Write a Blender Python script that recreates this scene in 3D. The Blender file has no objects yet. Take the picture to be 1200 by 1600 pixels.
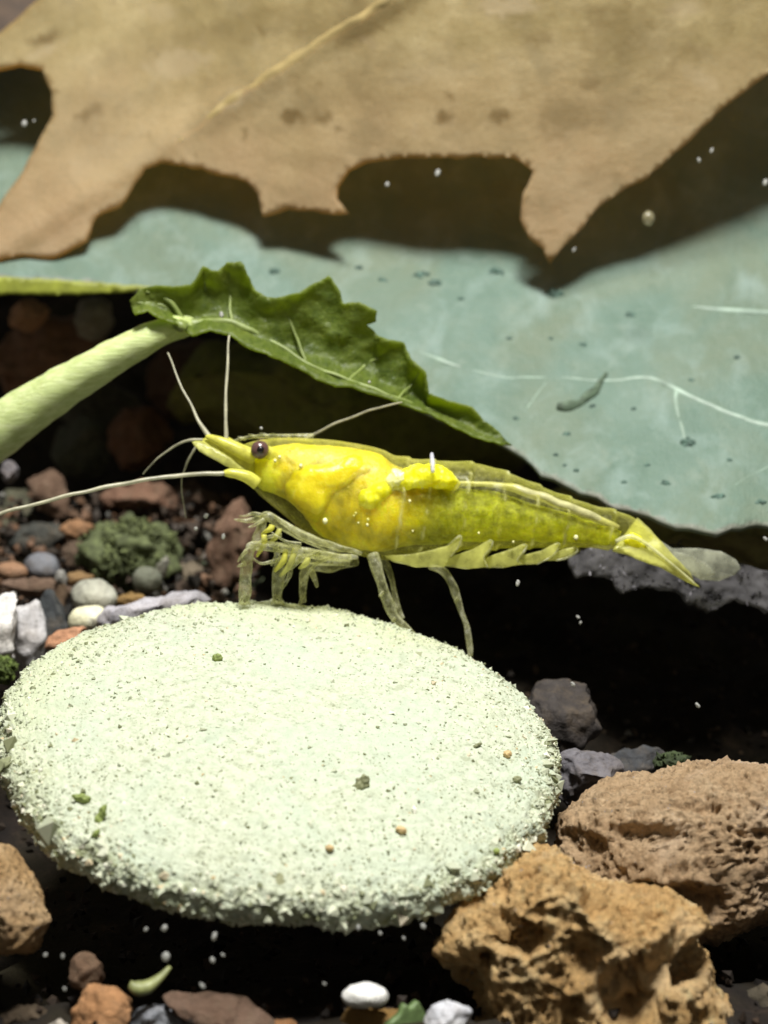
import bpy, bmesh, math, random
import numpy as np
from mathutils import Vector, geometry
random.seed(7); RNG = np.random.default_rng(7)
SC = bpy.context.scene; COL = SC.collection
# ---------------------------------------------------------------- camera, light, exposure (1 unit = about 3 mm)
PITCH = math.radians(14.0); DIST = 26.0; ZC = 9.0
FWD = np.array([0, math.cos(PITCH), -math.sin(PITCH)]); UPV = np.array([0, math.sin(PITCH), math.cos(PITCH)])
CAM = np.array([0, 0, ZC]) - FWD * DIST
cam_d = bpy.data.cameras.new('camera'); cam = bpy.data.objects.new('camera', cam_d); COL.objects.link(cam)
cam.location = CAM; cam.rotation_euler = (math.pi/2 - PITCH, 0, 0)
cam_d.sensor_width = 36; cam_d.lens = 36 * DIST / 16.0; cam_d.clip_start = 0.5; cam_d.clip_end = 400
cam_d.dof.use_dof = True; cam_d.dof.focus_distance = DIST - 2.5; cam_d.dof.aperture_fstop = 0.205
SC.camera = cam
W = bpy.data.worlds.new('World'); SC.world = W; W.use_nodes = True
bg = W.node_tree.nodes['Background']; bg.inputs[0].default_value = (1.0, 0.94, 0.80, 1); bg.inputs[1].default_value = 0.13
SC.view_settings.view_transform = 'Standard'; SC.view_settings.look = 'None'; SC.view_settings.exposure = 0.0; SC.view_settings.gamma = 1.0
ld = bpy.data.lights.new('aquarium_lamp', 'AREA'); lamp = bpy.data.objects.new('aquarium_lamp', ld); COL.objects.link(lamp)
LDIR = UPV * 1.0 - FWD * 0.60 + np.array([0.10, 0, 0]); LDIR /= np.linalg.norm(LDIR)
lamp.location = np.array([0, 0, ZC]) + LDIR * 45; ld.shape = 'DISK'; ld.size = 8.5; ld.energy = 32000; ld.color = (1.0, 0.985, 0.94)
lamp.rotation_euler = Vector(LDIR).to_track_quat('Z', 'Y').to_euler()
ld2 = bpy.data.lights.new('aquarium_lamp_rear', 'AREA'); lamp2 = bpy.data.objects.new('aquarium_lamp_rear', ld2); COL.objects.link(lamp2)
LD2 = UPV * 1.0 - FWD * 0.42 + np.array([-0.05, 0, 0]); LD2 /= np.linalg.norm(LD2)          # rear end of the lamp strip over the tank
lamp2.location = np.array([0, 0, ZC]) + LD2 * 45; ld2.shape = 'DISK'; ld2.size = 8.0; ld2.energy = 14500; ld2.color = (1.0, 0.985, 0.94)
lamp2.rotation_euler = Vector(LD2).to_track_quat('Z', 'Y').to_euler()
SC.cycles.max_bounces = 10; SC.cycles.transparent_max_bounces = 24; SC.cycles.use_denoising = True

def P(px, py, d=0.0):
    """world point seen at photo pixel (px,py), d units behind the shrimp's plane (arrays allowed)"""
    px = np.asarray(px, float); py = np.asarray(py, float); d = np.broadcast_to(np.asarray(d, float), np.broadcast(px, py, np.asarray(d)).shape)
    D = DIST + d; s = D / DIST / 100.0
    x = (px - 600) * s; v = (800 - py) * s
    return CAM + D[..., None] * FWD + v[..., None] * UPV + x[..., None] * np.array([1.0, 0, 0])
def scale_at(d): return (DIST + d) / DIST / 100.0

# ---------------------------------------------------------------- noise
_perm = RNG.permutation(256); _perm = np.concatenate([_perm]*4)
_grad = RNG.normal(size=(256, 3)); _grad /= np.linalg.norm(_grad, axis=1)[:, None]; _rnd = RNG.random((256, 3))
def _hash(i): return _perm[_perm[_perm[i[..., 0] & 255] + (i[..., 1] & 255)] + (i[..., 2] & 255)]
def perlin(p):
    i = np.floor(p).astype(int); f = p - i; u = f*f*f*(f*(f*6-15)+10); r = 0
    for dx in (0, 1):
        for dy in (0, 1):
            for dz in (0, 1):
                o = np.array([dx, dy, dz]); g = _grad[_hash(i + o)]
                w = (u[..., 0] if dx else 1-u[..., 0]) * (u[..., 1] if dy else 1-u[..., 1]) * (u[..., 2] if dz else 1-u[..., 2])
                r = r + w * ((f - o) * g).sum(-1)
    return r
def fbm(p, o=4, g=0.5):
    r = 0; a = 1
    for k in range(o): r = r + a * perlin(p * 2**k + 17.3*k); a *= g
    return r
def worley(p):
    i = np.floor(p).astype(int); best = np.full(p.shape[:-1], 9.0)
    for dx in (-1, 0, 1):
        for dy in (-1, 0, 1):
            for dz in (-1, 0, 1):
                c = i + np.array([dx, dy, dz]); q = c + _rnd[_hash(c)]
                best = np.minimum(best, ((p - q)**2).sum(-1))
    return np.sqrt(best)
def smooth(a, b, x): t = np.clip((x-a)/(b-a), 0, 1); return t*t*(3-2*t)

# ---------------------------------------------------------------- materials
class NT:
    def __init__(s, name):
        s.m = bpy.data.materials.new(name); s.m.use_nodes = True; s.t = s.m.node_tree; s.t.nodes.clear()
        s.out = s.n('ShaderNodeOutputMaterial')
    def n(s, k, **kw):
        x = s.t.nodes.new(k)
        for a, b in kw.items(): setattr(x, a, b)
        return x
    def set(s, sock, v):
        if isinstance(v, bpy.types.NodeSocket): s.t.links.new(v, sock)
        elif isinstance(v, (tuple, list)) and len(v) == 3 and sock.type == 'RGBA': sock.default_value = (*v, 1)
        else: sock.default_value = v
    def noise(s, co, scale, detail=4, rough=0.55, dist=0.0):
        x = s.n('ShaderNodeTexNoise'); s.set(x.inputs['Vector'], co); x.inputs['Scale'].default_value = scale
        x.inputs['Detail'].default_value = detail; x.inputs['Roughness'].default_value = rough; x.inputs['Distortion'].default_value = dist
        return x.outputs[0]
    def vor(s, co, scale, out=0, feature='F1'):
        x = s.n('ShaderNodeTexVoronoi', feature=feature); s.set(x.inputs['Vector'], co); x.inputs['Scale'].default_value = scale
        return x.outputs[out]
    def ramp(s, f, stops):
        x = s.n('ShaderNodeValToRGB'); s.set(x.inputs[0], f); e = x.color_ramp.elements
        while len(e) < len(stops): e.new(0.5)
        for i, (p, c) in enumerate(stops):
            e[i].position = p; e[i].color = (c, c, c, 1) if not isinstance(c, (tuple, list)) else (*c, 1)
        return x.outputs[0]
    def mix(s, f, a, b, blend='MIX'):
        x = s.n('ShaderNodeMix', data_type='RGBA', blend_type=blend); s.set(x.inputs[0], f); s.set(x.inputs[6], a); s.set(x.inputs[7], b)
        return x.outputs[2]
    def math(s, op, a, b=0.5):
        x = s.n('ShaderNodeMath', operation=op); s.set(x.inputs[0], a); s.set(x.inputs[1], b); return x.outputs[0]
    def bump(s, h, strength, dist, prev=None):
        x = s.n('ShaderNodeBump'); s.set(x.inputs['Height'], h); x.inputs['Strength'].default_value = strength; x.inputs['Distance'].default_value = dist
        if prev is not None: s.set(x.inputs['Normal'], prev)
        return x.outputs[0]
    def attr(s, name, out='Fac'):
        x = s.n('ShaderNodeAttribute', attribute_name=name); return x.outputs[out]
    def co(s): return s.n('ShaderNodeTexCoord').outputs['Object']
    def pbsdf(s, col, rough=0.6, normal=None, sss=0.0, rad=(0.3, 0.3, 0.1), spec=0.5, scale=1.0, coat=0.0):
        x = s.n('ShaderNodeBsdfPrincipled'); s.set(x.inputs['Base Color'], col); s.set(x.inputs['Roughness'], rough)
        x.inputs['Specular IOR Level'].default_value = spec; x.inputs['Coat Weight'].default_value = coat; x.inputs['Coat Roughness'].default_value = 0.15
        if sss: x.inputs['Subsurface Weight'].default_value = sss; x.inputs['Subsurface Radius'].default_value = rad; x.inputs['Subsurface Scale'].default_value = scale
        if normal is not None: s.set(x.inputs['Normal'], normal)
        return x.outputs[0]
    def mixs(s, f, a, b):
        x = s.n('ShaderNodeMixShader'); s.set(x.inputs[0], f); s.set(x.inputs[1], a); s.set(x.inputs[2], b); return x.outputs[0]
    def translucent(s, col, normal=None):
        x = s.n('ShaderNodeBsdfTranslucent'); s.set(x.inputs[0], col)
        return x.outputs[0]
    def transparent(s, col):
        x = s.n('ShaderNodeBsdfTransparent'); s.set(x.inputs[0], col); return x.outputs[0]
    def done(s, sh): s.set(s.out.inputs[0], sh); return s.m
_mc = {}
def stone_mat(rgb, rough=0.7, grain=9.0, var=0.45, spec=0.35):
    k = (tuple(rgb), rough, grain)
    if k in _mc: return _mc[k]
    t = NT('stone_%d' % len(_mc)); co = t.co(); c = np.array(rgb)
    f = t.noise(co, grain, 8, 0.65); f2 = t.noise(co, grain*0.25, 3)
    col = t.ramp(f, [(0.28, tuple(c*(1-var))), (0.5, tuple(c)), (0.72, tuple(np.clip(c*(1+var*0.6)+0.02, 0, 0.9)))])
    col = t.mix(t.math('MULTIPLY', f2, 0.6), col, tuple(np.clip(c*np.array([1.15, 0.95, 0.7]), 0, 0.9)))
    col = t.mix(t.ramp(t.noise(co, grain*.6, 6, .7, .5), [(.46, 0), (.68, .5)]), col, (.15, .11, .07)); col = t.mix(t.ramp(t.noise(co, grain*2.5, 4, .7), [(.56, 0), (.75, .6)]), col, (.05, .045, .03))
    _mc[k] = t.done(t.pbsdf(col, rough, t.bump(t.noise(co, grain*3, 6, 0.7), 0.8, 0.08), spec=spec))
    return _mc[k]
def plain_mat(name, rgb, rough=0.5, var=0.3, grain=12, trans=0.0, transl=0.0, spec=0.5, sss=0.0):
    if name in _mc: return _mc[name]
    t = NT(name); co = t.co(); c = np.array(rgb)
    col = t.ramp(t.noise(co, grain, 5), [(0.3, tuple(c*(1-var))), (0.7, tuple(np.clip(c*(1+var*0.5), 0, 0.95)))])
    sh = t.pbsdf(col, rough, t.bump(t.noise(co, grain*3, 4), 0.25, 0.02), spec=spec, sss=sss)
    if transl: sh = t.mixs(transl, sh, t.translucent(col))
    if trans: sh = t.mixs(trans, sh, t.transparent((1, 1, 0.92)))
    _mc[name] = t.done(sh); return _mc[name]

# ---------------------------------------------------------------- object helpers
WLOC = {}
def tag(o, label=None, cat=None, group=None, kind=None):
    for k, v in (('label', label), ('category', cat), ('group', group), ('kind', kind)):
        if v: o[k] = v
    return o
def empty(name, loc, label, cat, group=None):
    o = bpy.data.objects.new(name, None); COL.objects.link(o); o.location = loc; o.empty_display_size = 0.2
    WLOC[o] = np.array(loc, float); return tag(o, label, cat, group)
def mesh_obj(name, V, F, mat, parent=None, smooth_sh=True, attrs=None, origin=None):
    V = np.asarray(V, float)
    org = WLOC[parent] if parent is not None else (V.mean(0) if origin is None else np.array(origin))
    me = bpy.data.meshes.new(name); L = V - org
    if isinstance(F, np.ndarray):
        n, k = F.shape; me.vertices.add(len(L)); me.vertices.foreach_set('co', L.ravel().astype(np.float32))
        me.loops.add(n*k); me.loops.foreach_set('vertex_index', F.ravel().astype(np.int32))
        me.polygons.add(n); me.polygons.foreach_set('loop_start', np.arange(0, n*k, k, dtype=np.int32))
        me.update(calc_edges=True); me.validate()
    else:
        me.from_pydata([tuple(v) for v in L], [], F); me.update()
    me.polygons.foreach_set('use_smooth', np.full(len(me.polygons), smooth_sh))
    for an, arr in (attrs or {}).items():
        arr = np.asarray(arr, np.float32)
        if arr.ndim == 1: me.attributes.new(an, 'FLOAT', 'POINT').data.foreach_set('value', arr)
        elif arr.shape[1] == 3 and an.startswith('col'):
            me.attributes.new(an, 'FLOAT_COLOR', 'POINT').data.foreach_set('color', np.c_[arr, np.ones(len(arr))].ravel().astype(np.float32))
        else: me.attributes.new(an, 'FLOAT_VECTOR', 'POINT').data.foreach_set('vector', arr.ravel())
    if mat: me.materials.append(mat)
    o = bpy.data.objects.new(name, me); COL.objects.link(o)
    if parent is not None: o.parent = parent; WLOC[o] = WLOC[parent]
    else: o.location = org; WLOC[o] = org
    return o
_ico = {}
def ico(sub):
    if sub not in _ico:
        bm = bmesh.new(); bmesh.ops.create_icosphere(bm, subdivisions=sub, radius=1.0)
        V = np.array([v.co[:] for v in bm.verts]); F = np.array([[v.index for v in f.verts] for f in bm.faces]); bm.free()
        V /= np.linalg.norm(V, axis=1)[:, None]; _ico[sub] = (V, F)
    return _ico[sub]
def vnormals(V, F):
    n = np.cross(V[F[:, 1]]-V[F[:, 0]], V[F[:, 2]]-V[F[:, 0]]); N = np.zeros_like(V)
    for k in range(3): np.add.at(N, F[:, k], n)
    return N / np.maximum(np.linalg.norm(N, axis=1), 1e-12)[:, None]
def outline_radius(poly, c, th):
    pts = np.array(poly, float); nx = np.roll(pts, -1, 0); out = np.zeros_like(th)
    dense = np.concatenate([pts + (nx-pts)*t for t in np.linspace(0, 1, 12, endpoint=False)])
    a = np.arctan2(-(dense[:, 1]-c[1]), dense[:, 0]-c[0]); r = np.hypot(dense[:, 0]-c[0], dense[:, 1]-c[1])
    bins = np.linspace(-np.pi, np.pi, 145); idx = np.digitize(a, bins)-1; rb = np.full(144, np.nan)
    for i in range(144):
        if (idx == i).any(): rb[i] = r[idx == i].max()
    ok = ~np.isnan(rb); bc = (bins[:-1]+bins[1:])/2
    rb = np.interp(bc, bc[ok], rb[ok], period=2*np.pi)
    return np.interp(th, bc, rb, period=2*np.pi)
def blob_verts(c, d, depth, sub, poly=None, rx=None, ry=None, rot=0.0, full=0.8, planes=0, seed=0, pc=(0.62, 0.85)):
    """closed lump with the outline seen in the photo and a real depth; returns V, F"""
    A, F = ico(sub); A = A.copy(); rg = np.random.default_rng(seed)
    for _ in range(planes):
        n = rg.normal(size=3); n /= np.linalg.norm(n); h = rg.uniform(*pc); pr = A @ n; A = A - np.maximum(0, pr-h)[:, None]*n
    rr = np.hypot(A[:, 0], A[:, 1]); th = np.arctan2(A[:, 1], A[:, 0])
    if poly is not None:
        R = outline_radius(poly, c, th) * np.power(np.maximum(rr, 1e-6), full)
        X = R*np.cos(th); Y = -R*np.sin(th)
    else:
        cr, sr = math.cos(rot), math.sin(rot); x = A[:, 0]*rx; y = -A[:, 1]*ry; X = x*cr-y*sr; Y = x*sr+y*cr
    s = scale_at(d); O = P(c[0], c[1], d)
    V = O + (X*s)[:, None]*np.array([1., 0, 0]) + (-Y*s)[:, None]*UPV + (A[:, 2]*depth)[:, None]*FWD
    return V, F[:, ::-1] if False else F
def fix_out(V, F):
    c = V.mean(0); n = np.cross(V[F[:, 1]]-V[F[:, 0]], V[F[:, 2]]-V[F[:, 0]])
    return F[:, ::-1].copy() if ((V[F].mean(1)-c)*n).sum() < 0 else F
def stone(name, c, d, depth, mat, sub=4, rough=0.05, freq=2.0, parent=None, **kw):
    V, F = blob_verts(c, d, depth, sub, **kw); F = fix_out(V, F); N = vnormals(V, F)
    size = np.ptp(V, axis=0).max(); q = (V-V.mean(0))/size + kw.get('seed', 0)*3.1
    V = V + N * ((fbm(q*freq*2, 5)*rough*size))[:, None]
    return mesh_obj(name, V, F, mat, parent)
def tube_geo(pts, rad, sides=10, sub=6, flat=1.0):
    pts = np.array(pts, float); rad = np.array(rad, float); n = len(pts)
    t = np.linspace(0, n-1, (n-1)*sub+1); i = np.minimum(t.astype(int), n-2); f = (t-i)[:, None]
    g = lambda k: pts[np.clip(k, 0, n-1)]
    p0, p1, p2, p3 = g(i-1), g(i), g(i+1), g(i+2)
    C = 0.5*((2*p1)+(-p0+p2)*f+(2*p0-5*p1+4*p2-p3)*f**2+(-p0+3*p1-3*p2+p3)*f**3)
    R = np.interp(t, np.arange(n), rad)
    T = np.gradient(C, axis=0); T /= np.linalg.norm(T, axis=1)[:, None]
    u = np.cross(T, FWD); u /= np.maximum(np.linalg.norm(u, axis=1), 1e-9)[:, None]; w = np.cross(T, u)
    a = np.linspace(0, 2*np.pi, sides, endpoint=False)
    V = (C[:, None, :] + R[:, None, None]*(np.cos(a)[None, :, None]*u[:, None, :] + flat*np.sin(a)[None, :, None]*w[:, None, :])).reshape(-1, 3)
    m = len(C); F = []
    for k in range(m-1):
        for j in range(sides):
            F.append((k*sides+j, k*sides+(j+1) % sides, (k+1)*sides+(j+1) % sides, (k+1)*sides+j))
    F.append(tuple(range(sides))[::-1]); F.append(tuple(range((m-1)*sides, m*sides)))
    return V, F
def tube(name, pix, rad_px, mat, parent=None, sides=10, sub=6, wob=0.0, flat=1.0, sink=0.0):
    """pix: (px,py,d) joints, radii in photo pixels"""
    pts = np.array([P(*q) for q in pix]); rad = [r*scale_at(q[2]) for r, q in zip(rad_px, pix)]
    if sink: pts = pts+FWD*sink
    V, F = tube_geo(pts, rad, sides, sub, flat)
    if wob: V = V + np.stack([perlin(V*3+k*9.1) for k in range(3)], 1)*wob
    return mesh_obj(name, V, F, mat, parent)
def inside_mesh(poly, step):
    pts = np.array(poly, float); out = []
    for a, b in zip(pts, np.roll(pts, -1, 0)):
        n = max(1, int(np.hypot(*(b-a))/step))
        for k in range(n): out.append(a+(b-a)*k/n)
    out = np.array(out); nb = len(out)
    lo, hi = out.min(0), out.max(0)
    gx, gy = np.meshgrid(np.arange(lo[0], hi[0], step), np.arange(lo[1], hi[1], step*0.87)); gx[1::2] += step/2
    g = np.c_[gx.ravel(), gy.ravel()] + RNG.uniform(-0.15, 0.15, (gx.size, 2))*step
    ins = np.zeros(len(g), bool); j = nb-1
    x, y = g[:, 0], g[:, 1]
    for i in range(nb):
        xi, yi = out[i]; xj, yj = out[j]
        if yi != yj: ins ^= ((yi > y) != (yj > y)) & (x < (xj-xi)*(y-yi)/(yj-yi)+xi)
        j = i
    g = g[ins]; dm = np.full(len(g), 1e9)
    for o in out: dm = np.minimum(dm, (g[:, 0]-o[0])**2+(g[:, 1]-o[1])**2)
    g = g[dm > (step*0.55)**2]
    allp = np.r_[out, g]
    r = geometry.delaunay_2d_cdt([Vector(q) for q in allp], [(i, (i+1) % nb) for i in range(nb)], [], 1, 1e-4)
    vs = np.array([v[:] for v in r[0]]); fs = np.array([list(f) for f in r[2] if len(f) == 3])
    de = np.full(len(vs), 1e9)
    for o in out: de = np.minimum(de, (vs[:, 0]-o[0])**2+(vs[:, 1]-o[1])**2)
    return vs, fs, np.sqrt(de)
def rough_poly(poly, amp, step, seed=0, octv=4):
    pts = np.array(poly, float); out = []
    for a, b in zip(pts, np.roll(pts, -1, 0)):
        n = max(1, int(np.hypot(*(b-a))/step))
        for k in range(n): out.append(a+(b-a)*k/n)
    out = np.array(out); q = np.c_[out/38.0, np.full(len(out), seed*5.3)]
    return out + np.c_[fbm(q, octv, .7), fbm(q+31, octv, .7)]*amp*1.6
def sheet(name, poly, depth_fn, thick, mat, parent=None, step=8.0, rad=None):
    """leaf-like sheet with real thickness; depth_fn(px,py)->d ; carries its own leaf coordinates and distance to its margin"""
    vs, fs, de = inside_mesh(poly, step)
    V = P(vs[:, 0], vs[:, 1], depth_fn(vs[:, 0], vs[:, 1])); n = len(V)
    nn = np.cross(V[fs[:, 1]]-V[fs[:, 0]], V[fs[:, 2]]-V[fs[:, 0]])
    if (nn @ FWD).sum() > 0: fs = fs[:, ::-1]
    N = vnormals(V, fs); B = V - N*thick
    ec = {}
    for f in fs:
        for a, b in ((f[0], f[1]), (f[1], f[2]), (f[2], f[0])): ec[(a, b)] = 1
    side = []
    for (a, b) in ec:
        if (b, a) not in ec: side += [(b, a, a+n), (b, a+n, b+n)]
    F = np.r_[fs, fs[:, ::-1]+n, np.array(side)]
    uv = np.c_[vs/100.0, np.zeros(n)]
    return mesh_obj(name, np.r_[V, B], F, mat, parent, attrs={'leaf': np.r_[uv, uv], 'margin': np.r_[de, de]/100.0})

# ================================================================ SETTING: ground
prof = np.array([(1960, -10), (1720, -8), (1618, -6.3), (1560, -4.8), (1490, -2.6), (1390, -.4), (1250, 2), (1100, 5), (980, 8), (850, 12), (700, 18), (400, 26), (0, 34), (-600, 42)], float)
PW = P(np.full(len(prof), 600.), prof[:, 0], prof[:, 1])      # (Y,Z) of the sloping substrate
def ground_z(y): return np.interp(y, PW[:, 1], PW[:, 2])
gx, gy = np.meshgrid(np.linspace(-22, 22, 150), np.linspace(PW[0, 1], PW[-1, 1], 190))
gz = ground_z(gy); q = np.stack([gx, gy, gz], -1)*0.7
gz = gz + fbm(q, 5, .6)*0.55
n0, n1 = gx.shape; idx = np.arange(n0*n1).reshape(n0, n1)
GF = np.stack([idx[:-1, :-1], idx[:-1, 1:], idx[1:, 1:], idx[1:, :-1]], -1).reshape(-1, 4)
t = NT('dark_soil'); co = t.co(); f = t.noise(co, 1.6, 8, .7); f2 = t.noise(co, .35, 3)
col = t.ramp(f, [(.3, (.006, .005, .005)), (.55, (.018, .013, .010)), (.75, (.06, .040, .028))]); col = t.mix(t.ramp(f2, [(.45, 0), (.65, 1)]), col, t.mix(.5, col, (.035, .030, .010)))
M_soil = t.done(t.pbsdf(col, .85, t.bump(t.noise(co, 5, 6, .7), .8, .15), spec=.2))
tag(mesh_obj('ground', np.stack([gx, gy, gz], -1).reshape(-1, 3), GF, M_soil, origin=(0, 0, 0)), 'dark loose soil sloping up behind the shrimp', None, None, 'structure')
# soil crumbs over the ground, nobody could count them
def chips(name, C, size, mat, parent=None, stretch=1.0, kind='stuff', N=None):
    m = len(C); base = np.array([(1, 0, 0), (-1, 0, 0), (0, 1, 0), (0, -1, 0), (0, 0, 1), (0, 0, -1)], float)
    fb = np.array([(0, 2, 4), (2, 1, 4), (1, 3, 4), (3, 0, 4), (2, 0, 5), (1, 2, 5), (3, 1, 5), (0, 3, 5)])
    Q = RNG.normal(size=(m, 3, 3)); Q, _ = np.linalg.qr(Q)
    Q[np.linalg.det(Q) < 0, :, 0] *= -1
    sc = RNG.uniform(.5, 1.0, (m, 1, 3)); sc[:, :, 0] *= stretch
    B = base[None]*sc*(1+RNG.uniform(-.35, .35, (m, 6, 1)))
    V = C[:, None, :] + np.einsum('mij,mkj->mki', Q, B)*np.asarray(size).reshape(-1, 1, 1)
    F = (fb[None]+6*np.arange(m)[:, None, None]).reshape(-1, 3)
    o = mesh_obj(name, V.reshape(-1, 3), F, mat, parent, smooth_sh=False)
    if kind: o['kind'] = kind
    return o
def island_mat(name, stops, rough=.7, grain=20, spec=.3):
    t = NT(name); r = t.n('ShaderNodeNewGeometry').outputs['Random Per Island']; co = t.co()
    col = t.ramp(r, stops); col = t.mix(t.math('MULTIPLY', t.noise(co, grain, 4), .35), col, (.5, .45, .3), 'MULTIPLY')
    return t.done(t.pbsdf(col, rough, spec=spec))
m = 9000; cx = RNG.uniform(-13, 13, m); cy = RNG.uniform(PW[1, 1], PW[-3, 1], m)*1.0
tag(chips('soil_granules', np.c_[cx, cy, ground_z(cy)+RNG.uniform(-.05, .3, m)], RNG.uniform(.03, .13, m), island_mat('granules', [(0, (.006, .005, .005)), (.6, (.02, .014, .01)), (.9, (.05, .03, .018)), (1, (.09, .06, .04))])),
    'dark crumbly soil granules strewn over the tank bottom', None, None, 'stuff')

# ================================================================ LEAVES
def v_of(py): return (800-py)/100.0
GA, GS = 1.6, 1.25
def d_green(x, y):
    v = v_of(y); w = np.stack([x/330.0, y/330.0, np.zeros_like(x)], -1)
    return GA + GS*v + 0.30*fbm(w, 3) - 0.25*np.exp(-((x-1118)/60)**2-((y-830)/50)**2)
t = NT('pale_green_leaf'); co = t.attr('leaf', 'Vector'); ed = t.attr('margin')
col = t.ramp(t.noise(co, .9, 6, .6), [(.3, (.122, .192, .148)), (.5, (.160, .238, .192)), (.72, (.215, .29, .242))])
col = t.mix(t.ramp(t.noise(co, 9, 5, .7), [(.42, 0), (.7, .4)]), col, (.17, .24, .18))
col = t.mix(t.ramp(t.noise(co, 2.6, 4, .5), [(.58, 0), (.75, .45)]), col, (.30, .36, .30))
edf = t.math('ADD', ed, t.math('MULTIPLY', t.noise(co, 7, 3), .10))
col = t.mix(t.ramp(edf, [(.065, .75), (.13, 0)]), col, (.36, .33, .29))
col = t.mix(t.ramp(t.noise(co, .55, 5, .6, .5), [(.42, 0), (.64, .75)]), col, (.185, .225, .155)); col = t.mix(t.ramp(t.noise(co, 30, 4, .7), [(.5, 0), (.8, .35)]), col, (.12, .19, .15)); col = t.mix(t.ramp(t.noise(co, 1.4, 5, .6, .4), [(.5, 0), (.75, .5)]), col, (.33, .43, .40))
bm_ = t.bump(t.noise(co, 3.5, 6, .65), .7, .12, t.bump(t.noise(co, 26, 4, .7), .3, .03))
M_green = t.done(t.mixs(.22, t.pbsdf(col, .5, bm_, spec=.35), t.translucent(t.mix(.5, col, (.2, .3, .05)))))
g_poly = [(-240, 425), (0, 437), (100, 442), (200, 448), (260, 465), (340, 505), (450, 560), (560, 600), (660, 640), (760, 680), (797, 697), (815, 714), (845, 742), (880, 750), (920, 772), (960, 792), (1000, 801), (1040, 816), (1080, 821), (1118, 834), (1142, 822), (1200, 818), (1320, 835), (1480, 800), (1540, 300), (1540, -330), (600, -360), (-240, -300)]
green = empty('pale_green_leaf', P(900, 600, d_green(900., 600.)), 'large pale blue-green leaf with dark specks sloping up behind the shrimp', 'leaf')
gl = sheet('blade', rough_poly(g_poly, 5, 14, 1), d_green, .10, M_green, green, step=11)
M_vein = plain_mat('pale_vein', (.27, .36, .29), .5, .4, 3)
for pts, r in (([(655, 550), (690, 566), (722, 574)], [2, 6, 2]), ([(722, 574), (790, 590), (880, 590), (950, 596), (1012, 592), (1060, 612), (1120, 640), (1200, 668), (1320, 700)], [1.5, 2, 2, 2.5, 5, 5.5, 6, 6, 6]),
               ([(1057, 611), (1058, 640), (1066, 668), (1072, 690)], [4, 3, 3, 2]), ([(1080, 480), (1140, 486), (1220, 492)], [2, 6, 6]), ([(1290, 690), (1180, 740), (1100, 790)], [2, 1.2, .8]), ([(860, 590), (820, 640), (790, 670)], [1.5, 1.2, .8])):
    tube('vein', [(x, y, float(d_green(np.array(float(x)), np.array(float(y))))-.01) for x, y in pts], r, M_vein, green, 8, 7, .03, .5, .02)
M_spot = plain_mat('dark_algae', (.075, .135, .105), .7, .6, 9)
spots = [(1075, 696, 13, 13), (1120, 778, 13, 6), (1188, 787, 9, 7), (865, 463, 14, 10), (985, 494, 9, 6), (910, 540, 7, 5), (795, 530, 6, 4), (805, 655, 6, 4), (885, 680, 7, 5), (868, 712, 5, 4), (882, 728, 4, 3), (1010, 728, 6, 4), (975, 755, 5, 4), (1040, 757, 8, 7), (900, 737, 5, 5), (655, 433, 16, 8), (680, 445, 12, 8), (775, 428, 12, 10), (720, 468, 6, 4), (430, 428, 9, 10), (1080, 595, 5, 4), (925, 636, 6, 4), (600, 440, 9, 5), (560, 420, 7, 5), (1150, 560, 6, 4), (990, 640, 5, 4), (860, 530, 5, 3), (1140, 720, 5, 4)]
for k, (x, y, a, b) in enumerate(spots):
    stone('algae_spot', (x, y), float(d_green(np.array(float(x)), np.array(float(y))))+.02, .035, M_spot, 4, .22, 2.2, parent=green, rx=a, ry=b, rot=random.uniform(-.5, .5), seed=k)

# brown dead leaf
def d_brown(x, y):
    v = v_of(y); vr, vl = 3.04, 3.87
    dr = GA+GS*vr-.06*(v-vr); dl = GA+GS*vl+.32*(v-vl); w = smooth(200, 720, x)
    q = np.stack([x/260.0, y/260.0, np.full_like(x, 3.3)], -1)
    return dl*(1-w)+dr*w - .05 + .16*fbm(q, 3) - .10*smooth(40, 0, np.abs((y-205)+(x-290)*.64))
t = NT('dead_leaf'); co = t.attr('leaf', 'Vector'); ed = t.attr('margin'); sx = t.n('ShaderNodeSeparateXYZ'); t.set(sx.inputs[0], co)
col = t.ramp(t.noise(co, .8, 6, .6), [(.32, (.28, .235, .105)), (.5, (.43, .365, .18)), (.68, (.57, .50, .28))])
col = t.mix(t.ramp(t.math('ADD', t.math('MULTIPLY', sx.outputs[1], .22), t.math('MULTIPLY', t.noise(co, .6, 3), .5)), [(.35, 0), (1.0, .75)]), col, (.58, .43, .27))
col = t.mix(t.ramp(t.noise(co, 2.2, 4, .6), [(.60, 0), (.75, .5)]), col, (.48, .40, .26))
col = t.mix(t.ramp(t.noise(co, 3.1, 4, .6, .5), [(.62, 0), (.76, .6)]), col, (.16, .12, .045))
col = t.mix(t.ramp(t.noise(co, 24, 4, .7), [(.45, 0), (.7, .55)]), col, (.17, .14, .06))
col = t.mix(t.ramp(t.math('ADD', ed, t.math('MULTIPLY', t.noise(co, 5, 3), .12)), [(.05, .4), (.16, 0)]), col, (.26, .16, .07))
col = t.mix(t.ramp(t.noise(co, 1.5, 5, .65, .6), [(.5, 0), (.72, .55)]), col, (.27, .235, .13)); col = t.mix(t.math('MULTIPLY', t.attr('pale'), .8), col, (.50, .43, .27)); col = t.mix(t.attr('dark'), col, (.14, .10, .035))
bm_ = t.bump(t.noise(co, 4, 5, .6), .4, .08, t.bump(t.noise(co, 22, 4, .7), .3, .03))
M_brown = t.done(t.mixs(.52, t.pbsdf(col, .6, bm_, spec=.3), t.translucent(t.mix(.85, col, (.86, .57, .17)))))
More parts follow.
